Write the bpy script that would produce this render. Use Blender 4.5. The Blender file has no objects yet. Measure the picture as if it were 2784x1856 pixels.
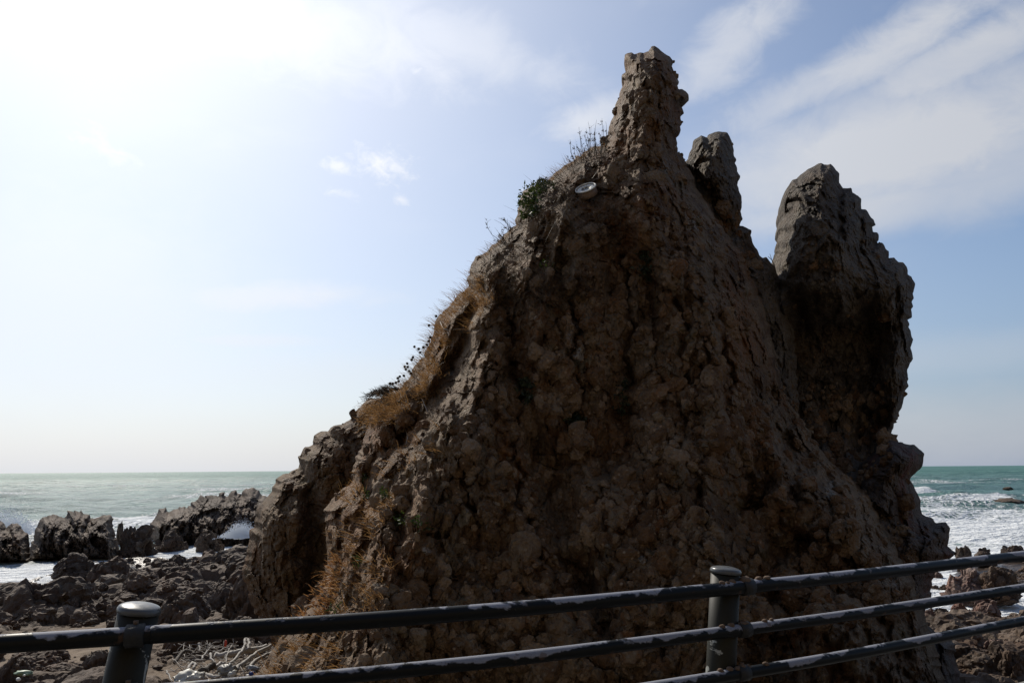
import bpy, math, random
import numpy as np
from mathutils import Vector, Matrix
random.seed(7); RNG = np.random.default_rng(7)
SC = bpy.context.scene
COL = SC.collection
# ------------------------------------------------------------------ camera
EYE = np.array([0.0, 0.0, 5.15])
F = 2071.0                                   # focal length in pixels of the 2784 px wide photograph
PITCH = math.atan(347 / F); ROLL = math.atan(0.0075)
fwd = np.array([0, math.cos(PITCH), math.sin(PITCH)])
up0 = np.array([0, -math.sin(PITCH), math.cos(PITCH)])
rt0 = np.array([1.0, 0, 0])
rt = rt0 * math.cos(ROLL) - up0 * math.sin(ROLL)
up = up0 * math.cos(ROLL) + rt0 * math.sin(ROLL)
cam = bpy.data.cameras.new('camera'); cam.lens = F / 2784 * 36; cam.sensor_width = 36
cam.clip_start = 0.05; cam.clip_end = 60000
co = bpy.data.objects.new('camera', cam); COL.objects.link(co)
M = Matrix(((rt[0], up[0], -fwd[0], EYE[0]), (rt[1], up[1], -fwd[1], EYE[1]), (rt[2], up[2], -fwd[2], EYE[2]), (0, 0, 0, 1)))
co.matrix_world = M
SC.camera = co

def ray(px, py):
    px = np.asarray(px, float); py = np.asarray(py, float)
    return fwd + rt * ((px - 1392) / F)[..., None] + up * ((928 - py) / F)[..., None]
def at(px, py, Y):                            # the point seen at that pixel, Y metres ahead
    r = ray(px, py)
    return EYE + r * (np.asarray(Y, float) / r[..., 1])[..., None]
def on_level(px, py, z):                      # the point seen at that pixel on a horizontal level
    r = ray(px, py)
    return EYE + r * ((z - EYE[2]) / r[..., 2])[..., None]

# ------------------------------------------------------------------ sun, sky, exposure
SUN_AZ = math.radians(-32); SUN_EL = math.radians(39)
SUN_DIR = Vector((math.sin(SUN_AZ) * math.cos(SUN_EL), math.cos(SUN_AZ) * math.cos(SUN_EL), math.sin(SUN_EL)))
sl = bpy.data.lights.new('sun', 'SUN'); sl.energy = 3.3; sl.angle = math.radians(0.5); sl.color = (1, 0.93, 0.82)
so = bpy.data.objects.new('sun', sl); COL.objects.link(so)
so.rotation_euler = (-SUN_DIR).to_track_quat('-Z', 'Y').to_euler()
SC.view_settings.view_transform = 'Standard'; SC.view_settings.look = 'None'
SC.view_settings.exposure = 0.3; SC.view_settings.gamma = 1
SC.render.resolution_x = 1024; SC.render.resolution_y = 682
SC.cycles.max_bounces = 6; SC.cycles.use_denoising = True

class NT:
    def __init__(s, tree): s.t = tree; s.n = tree.nodes; s.l = tree.links
    def set(s, inp, v):
        if isinstance(v, bpy.types.NodeSocket): s.l.new(v, inp)
        elif v is not None:
            if isinstance(v, (tuple, list)) and inp.type == 'RGBA' and len(v) == 3: v = (*v, 1)
            inp.default_value = v
    def math(s, op, a, b=None, c=None, clamp=False):
        n = s.n.new('ShaderNodeMath'); n.operation = op; n.use_clamp = clamp
        s.set(n.inputs[0], a); s.set(n.inputs[1], b)
        if c is not None: s.set(n.inputs[2], c)
        return n.outputs[0]
    def vmath(s, op, a, b=None, out=0):
        n = s.n.new('ShaderNodeVectorMath'); n.operation = op; s.set(n.inputs[0], a)
        if b is not None: s.set(n.inputs[1], b)
        return n.outputs[out]
    def mix(s, f, a, b):
        n = s.n.new('ShaderNodeMix'); n.data_type = 'RGBA'; s.set(n.inputs[0], f); s.set(n.inputs[6], a); s.set(n.inputs[7], b)
        return n.outputs[2]
    def ramp(s, f, lo, hi, a=0.0, b=1.0, smooth=True):
        n = s.n.new('ShaderNodeMapRange'); n.interpolation_type = 'SMOOTHSTEP' if smooth else 'LINEAR'
        s.set(n.inputs[0], f)
        for i, v in enumerate((lo, hi, a, b)): s.set(n.inputs[1 + i], v)
        return n.outputs[0]
    def noise(s, vec, scale, detail=4, rough=0.5, dist=0.0, out=0, lac=2.0):
        n = s.n.new('ShaderNodeTexNoise'); s.set(n.inputs['Vector'], vec)
        for k, v in (('Scale', scale), ('Detail', detail), ('Roughness', rough), ('Distortion', dist), ('Lacunarity', lac)): s.set(n.inputs[k], v)
        return n.outputs[out]
    def voro(s, vec, scale, feature='F1', out=0, rnd=1.0):
        n = s.n.new('ShaderNodeTexVoronoi'); n.feature = feature; s.set(n.inputs['Vector'], vec); s.set(n.inputs['Scale'], scale)
        s.set(n.inputs['Randomness'], rnd); return n.outputs[out]
    def bump(s, h, strength=0.5, dist=0.05, nrm=None):
        n = s.n.new('ShaderNodeBump'); s.set(n.inputs['Strength'], strength); s.set(n.inputs['Distance'], dist)
        s.set(n.inputs['Height'], h)
        if nrm is not None: s.set(n.inputs['Normal'], nrm)
        return n.outputs[0]
    def attr(s, name, out=2):
        n = s.n.new('ShaderNodeAttribute'); n.attribute_name = name; return n.outputs[out]
    def map(s, vec, scale=(1, 1, 1), loc=(0, 0, 0), rot=(0, 0, 0)):
        n = s.n.new('ShaderNodeMapping'); s.set(n.inputs[0], vec); n.inputs[1].default_value = loc; n.inputs[2].default_value = rot; n.inputs[3].default_value = scale
        return n.outputs[0]

def azel(px, py):
    r = ray(px, py); r = r / np.linalg.norm(r)
    return math.atan2(r[0], r[1]), math.asin(r[2])

w = bpy.data.worlds.new('World'); SC.world = w; w.use_nodes = True
T = NT(w.node_tree)
bg = T.n['Background']; SKY_STRENGTH = 0.093
sky = T.n.new('ShaderNodeTexSky'); sky.sky_type = 'NISHITA'; sky.sun_disc = False
sky.sun_elevation = SUN_EL; sky.sun_rotation = SUN_AZ; sky.air_density = 1.0; sky.dust_density = 0.6; sky.ozone_density = 4.0
gen = T.n.new('ShaderNodeTexCoord').outputs['Generated']
nrm = T.vmath('NORMALIZE', gen)
sep = T.n.new('ShaderNodeSeparateXYZ'); T.l.new(nrm, sep.inputs[0])
az = T.math('ARCTAN2', sep.outputs[0], sep.outputs[1]); el = T.math('ARCSINE', sep.outputs[2])
cmb = T.n.new('ShaderNodeCombineXYZ'); T.l.new(az, cmb.inputs[0]); T.l.new(el, cmb.inputs[1])
ae = cmb.outputs[0]
n_w = T.noise(T.map(ae, (1.0, 2.2, 1), rot=(0, 0, -0.35)), 4.0, 7, 0.58, 0.4)
n_f = T.noise(T.map(ae, (1.0, 1.5, 1), (3, 1, 0), (0, 0, -0.5)), 14.0, 6, 0.62, 0.5)
n_s = T.noise(T.map(ae, (1, 1.5, 1), (1, 5, 0)), 45.0, 5, 0.65, 0.6)
n_b = T.noise(T.map(ae, (1, 1.6, 1), (7, 2, 0)), 2.2, 4, 0.5, 0.2)
# cloud banks: px, py, half width, half height, tilt (degrees), weight, softness
banks = [(2440, 400, 640, 190, 5, 1.2, 1), (2350, 570, 480, 80, 0, 1.0, 1), (2200, 250, 300, 60, 16, .8, 0), (2620, 160, 380, 85, 14, 1.0, 0), (2430, 130, 420, 70, 17, 1.0, 0), (2000, 110, 230, 75, 30, .9, 0), (1600, 330, 150, 60, 12, .9, 0),
         (2700, 470, 420, 110, 3, .8, 1), (1045, 450, 95, 42, -8, 1.25, 0), (915, 452, 50, 21, 0, 1.0, 0), (1093, 545, 28, 15, -10, .95, 0), (925, 525, 52, 15, -12, .85, 0),
         (285, 395, 90, 40, -25, .8, 0), (1125, 192, 40, 20, 0, .8, 0), (700, 60, 800, 120, -4, .75, 0), (1250, 120, 420, 90, -15, .55, 0), (760, 810, 330, 45, 4, .8, 0), (650, 925, 240, 22, 2, .6, 0),
         (150, 800, 500, 300, 0, .55, 1), (2600, 1180, 500, 120, 0, .5, 1), (1900, 1000, 2400, 60, 0, .3, 1)]
cl = None; soft = None
wob = T.math('SUBTRACT', n_f, 0.5); wob2 = T.math('SUBTRACT', n_w, 0.5)
for px, py, a, b, tl, wt, sf in banks:
    a0, e0 = azel(px, py)
    m = T.map(ae, (1, 1, 1), (0, 0, 0)); n = m.node
    n.vector_type = 'TEXTURE'; n.inputs[1].default_value = (a0, e0, 0); n.inputs[2].default_value = (0, 0, math.radians(tl)); n.inputs[3].default_value = (a / F, b / F, 1)
    d = T.vmath('LENGTH', m, out=1)
    d = T.math('ADD', d, T.math('MULTIPLY', wob, 1.5 - .8 * sf)); d = T.math('ADD', d, T.math('MULTIPLY', wob2, 1.0))
    if a < 100: d = T.math('ADD', d, T.math('MULTIPLY', T.math('SUBTRACT', n_s, 0.5), 3.2))
    v = T.ramp(d, 1.25, 0.1 if a > 100 else -0.6, 0, wt)
    cl = v if cl is None else T.math('MAXIMUM', cl, v)
thin = T.math('MULTIPLY', T.ramp(n_w, 0.45, 0.8, 0, 0.3), T.ramp(n_b, 0.4, 0.62, 0, 1))
cl = T.math('MULTIPLY', cl, T.ramp(n_w, 0.22, 0.62, 0.62, 1.0))
cl = T.math('MAXIMUM', cl, thin, clamp=True)
sd = T.vmath('DOT_PRODUCT', nrm, tuple(SUN_DIR), out=1)
glow = T.math('POWER', T.math('MAXIMUM', sd, 0.0), 7.0)       # forward scattering of cloud and haze round the sun
glow2 = T.math('POWER', T.math('MAXIMUM', sd, 0.0), 2.5)
cb = T.math('ADD', T.math('ADD', 5.0, T.math('MULTIPLY', glow2, 2.4)), T.math('MULTIPLY', glow, 3.5))
cc = T.n.new('ShaderNodeCombineXYZ')
T.l.new(cb, cc.inputs[0]); T.l.new(T.math('MULTIPLY', cb, 1.02), cc.inputs[1]); T.l.new(T.math('MULTIPLY', cb, 1.07), cc.inputs[2])
mist = T.math('ADD', T.math('MULTIPLY', glow, 0.34), T.math('MULTIPLY', glow2, 0.27), clamp=True)
hz = T.math('POWER', 2.718, T.math('MULTIPLY', T.math('ABSOLUTE', el), -5.5))      # whitish air towards the horizon
hb = T.math('ADD', T.math('ADD', 3.0, T.math('MULTIPLY', glow2, 6.5)), T.math('MULTIPLY', glow, 2.0))
hc = T.n.new('ShaderNodeCombineXYZ'); T.l.new(T.math('MULTIPLY', hb, T.ramp(glow2, 0, .4, .74, .98)), hc.inputs[0]); T.l.new(T.math('MULTIPLY', hb, T.ramp(glow2, 0, .4, .9, 1.0)), hc.inputs[1]); T.l.new(T.math('MULTIPLY', hb, T.ramp(glow2, 0, .4, 1.2, 1.04)), hc.inputs[2])
base = T.mix(mist, sky.outputs[0], cc.outputs[0])
base = T.mix(T.math('MULTIPLY', hz, 1.0), base, hc.outputs[0])
final = T.mix(T.math('MULTIPLY', cl, 0.85), base, cc.outputs[0])
T.l.new(final, bg.inputs[0]); bg.inputs[1].default_value = SKY_STRENGTH

# ------------------------------------------------------------------ numpy noise
def _h(ix, iy, iz, seed):
    a = (ix.astype(np.int64) * 73856093) ^ (iy.astype(np.int64) * 19349663) ^ (iz.astype(np.int64) * 83492791) ^ (seed * 2654435761)
    a = a & 0xFFFFFFFF
    a = ((a ^ (a >> 16)) * 0x45d9f3b) & 0xFFFFFFFF
    a = ((a ^ (a >> 16)) * 0x45d9f3b) & 0xFFFFFFFF
    return ((a ^ (a >> 16)) & 0xFFFFFF) / float(0xFFFFFF)
def vnoise(p, seed=0):
    i = np.floor(p); f = p - i; f = f * f * f * (f * (f * 6 - 15) + 10)
    i = i.astype(np.int64); r = 0
    for dx in (0, 1):
        for dy in (0, 1):
            for dz in (0, 1):
                wgt = (f[:, 0] if dx else 1 - f[:, 0]) * (f[:, 1] if dy else 1 - f[:, 1]) * (f[:, 2] if dz else 1 - f[:, 2])
                r = r + wgt * _h(i[:, 0] + dx, i[:, 1] + dy, i[:, 2] + dz, seed)
    return r * 2 - 1
def fbm(p, oct=4, seed=0, gain=0.5):
    r = 0; a = 1; t = 0
    for k in range(oct):
        r = r + a * vnoise(p * (2.03 ** k) + 11.3 * k, seed + k); t += a; a *= gain
    return r / t
def worley(p, seed=0):
    i = np.floor(p).astype(np.int64); n = len(p)
    f1 = np.full(n, 9.0); f2 = np.full(n, 9.0); best = np.zeros((n, 3)); cell = np.zeros((n, 3), np.int64)
    for dx in (-1, 0, 1):
        for dy in (-1, 0, 1):
            for dz in (-1, 0, 1):
                c = i + np.array([dx, dy, dz])
                q = c + np.stack([_h(c[:, 0], c[:, 1], c[:, 2], seed + s) for s in (1, 2, 3)], 1)
                v = p - q; d = np.sqrt((v * v).sum(1))
                m = d < f1
                f2 = np.where(m, f1, np.minimum(f2, d)); f1 = np.where(m, d, f1)
                best[m] = v[m]; cell[m] = c[m]
    return f1, f2, best, cell
def facets(p, size, seed=0, tilt=1.0):        # broken-stone relief: each cell its own level and its own slope
    f1, f2, v, c = worley(p / size, seed)
    o = _h(c[:, 0], c[:, 1], c[:, 2], seed + 7) * 2 - 1
    g = np.stack([_h(c[:, 0], c[:, 1], c[:, 2], seed + s) * 2 - 1 for s in (11, 12, 13)], 1)
    crack = np.clip((f2 - f1) / 0.12, 0, 1)
    return o * (0.6 if size < 1.2 else .22) + (g * v).sum(1) * 1.3 * tilt, crack, o, f1
def smooth(x, a, b):
    t = np.clip((x - a) / (b - a), 0, 1); return t * t * (3 - 2 * t)

# ------------------------------------------------------------------ object helpers
def link(name, data): o = bpy.data.objects.new(name, data); COL.objects.link(o); return o
def mesh_np(name, verts, faces, mat, base=None, smooth_=False, attrs=None, parent=None):
    verts = np.asarray(verts, float)
    if base is None: base = np.zeros(3)
    me = bpy.data.meshes.new(name); nv = len(verts)
    v = (verts - base).astype(np.float32)
    if isinstance(faces, np.ndarray):
        k = faces.shape[1]; nf = len(faces)
        me.vertices.add(nv); me.vertices.foreach_set('co', v.ravel())
        me.loops.add(nf * k); me.loops.foreach_set('vertex_index', faces.astype(np.int32).ravel())
        me.polygons.add(nf); me.polygons.foreach_set('loop_start', np.arange(0, nf * k, k, dtype=np.int32))
        me.update(calc_edges=True); me.validate()
    else:
        me.from_pydata([tuple(x) for x in v], [], faces)
    for k_, a in (attrs or {}).items():
        at_ = me.attributes.new(k_, 'FLOAT', 'POINT'); at_.data.foreach_set('value', np.asarray(a, np.float32))
    me.polygons.foreach_set('use_smooth', [smooth_] * len(me.polygons))
    if mat: me.materials.append(mat)
    o = link(name, me)
    if parent is not None: o.parent = parent
    else: o.location = base
    return o
def tag(o, label, cat, group=None):
    o['label'] = label; o['category'] = cat
    if group: o['group'] = group
    return o
def struct(o): o['kind'] = 'structure'; return o
def stuff(o, label=None, cat=None):
    o['kind'] = 'stuff'
    if label: o['label'] = label
    if cat: o['category'] = cat
    return o
def empty(name, loc):
    o = link(name, None); o.location = loc; o.empty_display_size = 0.2; return o

class MB:                                     # collects polygons of one part
    def __init__(s): s.v = []; s.f = []
    def add(s, v, f):
        b = len(s.v); s.v += [tuple(x) for x in v]; s.f += [tuple(b + i for i in q) for q in f]
    def tube(s, pts, rads, n=8, cap=True):
        pts = [Vector(p) for p in pts]
        if not isinstance(rads, (list, tuple)): rads = [rads] * len(pts)
        rings = []; ref = None
        for i, p in enumerate(pts):
            d = (pts[min(i + 1, len(pts) - 1)] - pts[max(i - 1, 0)]).normalized()
            if ref is None: ref = Vector((0, 0, 1)) if abs(d.z) < 0.9 else Vector((1, 0, 0))
            a = d.cross(ref).normalized(); b = a.cross(d).normalized(); ref = b
            rings.append([p + (a * math.cos(t) + b * math.sin(t)) * rads[i] for t in [2 * math.pi * k / n for k in range(n)]])
        v = [q for r in rings for q in r]; f = []
        for i in range(len(pts) - 1):
            for k in range(n): f.append((i * n + k, i * n + (k + 1) % n, (i + 1) * n + (k + 1) % n, (i + 1) * n + k))
        if cap: f.append(tuple(range(n - 1, -1, -1))); f.append(tuple((len(pts) - 1) * n + k for k in range(n)))
        s.add(v, f)
    def lathe(s, prof, n=32, axis_o=(0, 0, 0), R=None):
        v = []; f = []
        for r, z in prof:
            for k in range(n):
                t = 2 * math.pi * k / n; q = Vector((r * math.cos(t), r * math.sin(t), z))
                if R is not None: q = R @ q
                v.append(q + Vector(axis_o))
        for i in range(len(prof) - 1):
            for k in range(n): f.append((i * n + k, i * n + (k + 1) % n, (i + 1) * n + (k + 1) % n, (i + 1) * n + k))
        f.append(tuple(range(n - 1, -1, -1))); f.append(tuple((len(prof) - 1) * n + k for k in range(n)))
        s.add(v, f)
    def lump(s, c, r, seed=0, sub=2, rough=0.25, scale=(1, 1, 1)):
        v, f = ico(sub); v = np.array(v)
        d = 1 + rough * fbm(v * 1.7 + seed * 3.1, 3, seed)
        v = v * d[:, None] * np.array(scale) * r + np.array(c)
        s.add(v, f)
    def build(s, name, mat, parent=None, base=None, smooth_=True):
        b = np.zeros(3) if base is None else np.array(base, float)
        return mesh_np(name, np.array(s.v), s.f, mat, b, smooth_, None, parent)
_ico = {}
def ico(sub):
    if sub not in _ico:
        import bmesh
        bm = bmesh.new(); bmesh.ops.create_icosphere(bm, subdivisions=sub, radius=1)
        _ico[sub] = ([tuple(v.co) for v in bm.verts], [tuple(v.index for v in f.verts) for f in bm.faces]); bm.free()
    return _ico[sub]

# ------------------------------------------------------------------ materials
def newmat(name):
    m = bpy.data.materials.new(name); m.use_nodes = True
    t = NT(m.node_tree); return m, t, t.n['Principled BSDF']
def pset(t, b, **kw):
    for k, v in kw.items(): t.set(b.inputs[k.replace('_', ' ')], v)
def rock_mat(name, dark, mid, light, rust, moss=0.0, pale=0.25, scale=1.0, bump=0.6):
    m, t, b = newmat(name)
    P = t.n.new('ShaderNodeNewGeometry').outputs['Position']
    tone = t.attr('tone'); crack = t.attr('crack')
    n1 = t.noise(P, 0.55 * scale, 5, 0.6, 0.3); n2 = t.noise(P, 3.3 * scale, 6, 0.62, 0.2); n3 = t.noise(P, 17 * scale, 5, 0.65)
    n4 = t.noise(t.map(P, (1, 1, 0.5), (5, 3, 1)), 1.3 * scale, 4, 0.6, 0.5)
    c = t.mix(t.ramp(n2, 0.3, 0.7), dark, mid)
    c = t.mix(t.ramp(t.math('ADD', tone, t.math('MULTIPLY', t.math('SUBTRACT', n3, 0.5), 1.2)), 0.35, 1.15), c, light)
    c = t.mix(t.math('MULTIPLY', t.ramp(n1, 0.5, 0.68), t.ramp(n2, 0.35, 0.65, 0.3, 0.9)), c, rust)
    vcol = t.n.new('ShaderNodeTexVoronoi'); t.set(vcol.inputs['Vector'], P); t.set(vcol.inputs['Scale'], 7 * scale)
    pb = t.ramp(vcol.outputs['Distance'], 0.28, 0.16)
    sepc = t.n.new('ShaderNodeSeparateColor'); t.l.new(vcol.outputs['Color'], sepc.inputs[0])
    peb = t.math('MULTIPLY', pb, t.ramp(sepc.outputs[0], 0.66, 0.74))
    c = t.mix(t.math('MULTIPLY', peb, 0.75), c, (light[0] * 1.35, light[1] * 1.4, light[2] * 1.45))
    n5 = t.noise(t.map(P, (1, 1, .8), (2, 9, 4)), 1.9 * scale, 6, 0.7, 0.6); n6 = t.noise(P, 6.5 * scale, 5, 0.7, 0.3)
    c = t.mix(t.math('MULTIPLY', t.ramp(n5, 0.5, 0.62), t.ramp(n6, 0.35, 0.6, 0.25, 0.85)), c, (light[0] * .85, light[1] * .92, light[2] * .95))
    c = t.mix(t.ramp(n6, 0.4, 0.3, 0, .6), c, (dark[0] * .55, dark[1] * .55, dark[2] * .55))
    c = t.mix(t.math('MULTIPLY', t.attr('ochre'), t.ramp(n6, .35, .6, .25, .8)), c, (rust[0] * 1.1, rust[1], rust[2] * .9))
    c = t.mix(t.ramp(t.math('ADD', t.attr('pale'), t.math('MULTIPLY', t.math('SUBTRACT', n6, .5), 1.6)), .42, .6, 0, .8), c, (0.3, 0.26, 0.21))
    lich = t.math('MULTIPLY', t.ramp(n4, 0.63, 0.72), t.ramp(n3, 0.45, 0.6))
    c = t.mix(t.math('MULTIPLY', lich, pale), c, (0.34, 0.33, 0.3))
    if moss: c = t.mix(t.math('MULTIPLY', t.ramp(t.noise(P, 2.1, 5, 0.6), 0.58, 0.68), moss), c, (0.05, 0.055, 0.02))
    c = t.mix(t.ramp(crack, 0.0, 1.0, 0.35, 0.0), c, (dark[0] * 0.5, dark[1] * 0.5, dark[2] * 0.5))
    h = t.math('ADD', t.math('MULTIPLY', n2, 0.7), t.math('MULTIPLY', n3, 0.35))
    h = t.math('ADD', h, t.math('MULTIPLY', t.voro(P, 11 * scale), -0.45))
    h = t.math('ADD', h, t.math('MULTIPLY', t.noise(P, 60 * scale, 3, 0.6), 0.12))
    pset(t, b, Base_Color=c, Roughness=t.ramp(n3, 0.3, 0.7, 0.7, 0.95), Normal=t.bump(h, bump * 1.35, 0.15), Specular_IOR_Level=0.25)
    return m
def plain(name, col, rough=0.6, metallic=0.0, var=0.25, scale=12, bump=0.2, spec=0.4):
    m, t, b = newmat(name)
    P = t.n.new('ShaderNodeTexCoord').outputs['Object']; n = t.noise(P, scale, 5, 0.6)
    c = t.mix(n, tuple(x * (1 - var) for x in col), tuple(min(1, x * (1 + var)) for x in col))
    pset(t, b, Base_Color=c, Roughness=t.ramp(n, 0.3, 0.7, max(0, rough - .1), min(1, rough + .1)), Metallic=metallic, Normal=t.bump(n, bump, 0.01), Specular_IOR_Level=spec)
    return m
def leaf_mat(name, c1, c2, trans=0.35, scale=9):
    m, t, b = newmat(name)
    P = t.n.new('ShaderNodeNewGeometry').outputs['Position']; n = t.noise(P, scale, 3, 0.6)
    c = t.mix(t.ramp(n, 0.35, 0.65), c1, c2)
    pset(t, b, Base_Color=c, Roughness=0.55, Specular_IOR_Level=0.3)
    tr = t.n.new('ShaderNodeBsdfTranslucent'); t.l.new(c, tr.inputs[0])
    mx = t.n.new('ShaderNodeMixShader'); mx.inputs[0].default_value = trans
    t.l.new(b.outputs[0], mx.inputs[1]); t.l.new(tr.outputs[0], mx.inputs[2]); t.l.new(mx.outputs[0], t.n['Material Output'].inputs[0])
    return m
M_CRAG = rock_mat('crag_rock', (0.052, 0.027, 0.012), (0.125, 0.068, 0.029), (0.19, 0.125, 0.07), (0.165, 0.067, 0.018), 0.3, 0.6)
M_GREY = rock_mat('grey_rock', (0.036, 0.026, 0.017), (0.09, 0.067, 0.047), (0.145, 0.114, 0.084), (0.09, 0.056, 0.033), 0.0, 0.3)
M_LEDGE = rock_mat('ledge_rock_red_reflection', (0.03, 0.02, 0.015), (0.07, 0.048, 0.036), (0.12, 0.09, 0.07), (0.13, 0.028, 0.016), 0.0, 0.2)  # red passed as rust stands in for a window reflection over the ledge
M_SHORE = rock_mat('shore_rock', (0.04, 0.025, 0.016), (0.088, 0.058, 0.039), (0.15, 0.108, 0.077), (0.1, 0.052, 0.028), 0.0, 0.15, 0.8, 0.35)
M_RED = rock_mat('reddish_boulder', (0.08, 0.05, 0.04), (0.18, 0.11, 0.085), (0.28, 0.2, 0.16), (0.2, 0.1, 0.07), 0.0, 0.2, 0.9)
M_STRAW = leaf_mat('dry_grass', (0.13, 0.062, 0.022), (0.34, 0.195, 0.075), 0.45, 28)
M_BRACK = leaf_mat('dead_leaf', (0.16, 0.06, 0.02), (0.42, 0.24, 0.1), 0.35, 25)
M_TWIG = plain('dead_twig', (0.07, 0.055, 0.04), 0.8)
M_GREEN = leaf_mat('green_leaf', (0.015, 0.028, 0.006), (0.06, 0.085, 0.018), 0.3, 14)
M_DRIFT = plain('bleached_driftwood', (0.34, 0.31, 0.27), 0.75, var=0.35, scale=20, bump=0.5)
M_FOAMP = plain('white_foam_plastic', (0.75, 0.74, 0.68), 0.6, var=0.1)

# ------------------------------------------------------------------ rock masses: a traced outline given its own distance, size and thickness
def poly_dist(px, py, poly):
    P = np.array(poly, float); Q = np.roll(P, -1, 0)
    best = np.full(len(px), 1e9); nx = np.zeros(len(px)); ny = np.zeros(len(px)); inside = np.zeros(len(px), bool)
    for (ax, ay), (bx, by) in zip(P, Q):
        dx, dy = bx - ax, by - ay; L = dx * dx + dy * dy + 1e-9
        t = np.clip(((px - ax) * dx + (py - ay) * dy) / L, 0, 1)
        qx = ax + t * dx; qy = ay + t * dy; d = np.hypot(px - qx, py - qy)
        m = d < best; best[m] = d[m]; nx[m] = qx[m]; ny[m] = qy[m]
        if dy != 0:
            c = ((ay > py) != (by > py)) & (px < dx * (py - ay) / dy + ax); inside ^= c
    return best, inside, nx, ny
def line_dist(px, py, line):
    best = np.full(len(px), 1e9)
    for (ax, ay), (bx, by) in zip(line[:-1], line[1:]):
        dx, dy = bx - ax, by - ay; L = dx * dx + dy * dy + 1e-9
        t = np.clip(((px - ax) * dx + (py - ay) * dy) / L, 0, 1)
        best = np.minimum(best, np.hypot(px - ax - t * dx, py - ay - t * dy))
    return best
PALE = [(1262, 1408, 18, 32, 1), (1333, 1432, 12, 14, 1), (1347, 1366, 16, 6, .9), (1578, 985, 38, 46, .75), (1225, 1012, 14, 12, .8), (1350, 1595, 26, 22, .7), (1745, 1520, 16, 12, .8), (1150, 1495, 30, 20, .5), (2260, 1330, 40, 40, .5), (1590, 620, 40, 40, .4), (1450, 1190, 40, 30, .4)]
OCHRE = [(950, 1480, 70, 200, .8), (1190, 930, 60, 100, .7), (1000, 1180, 60, 60, .6), (1790, 1405, 75, 70, .9), (1125, 1198, 14, 14, 1), (1640, 1190, 90, 70, .7), (1700, 640, 70, 100, .8), (1800, 300, 40, 70, .7), (1100, 1500, 70, 90, .6), (1420, 1500, 90, 60, .5), (2010, 950, 60, 120, .6), (1690, 380, 30, 60, .6)]
SURF = []                                     # (grid lookup) for planting things on the rock
def roughen(poly, amp, n, seed):              # more corners along a traced outline
    out = []; rr = random.Random(seed)
    for (ax, ay), (bx, by) in zip(poly, poly[1:] + poly[:1]):
        L = math.hypot(bx - ax, by - ay); k = max(1, int(L / n))
        for i in range(k):
            t = i / k; j = 0 if i == 0 else amp
            j *= rr.choice((.3, .7, 1, 1.7))
            out.append((ax + (bx - ax) * t + rr.uniform(-j, j), ay + (by - ay) * t + rr.uniform(-j, j)))
    return out
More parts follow.
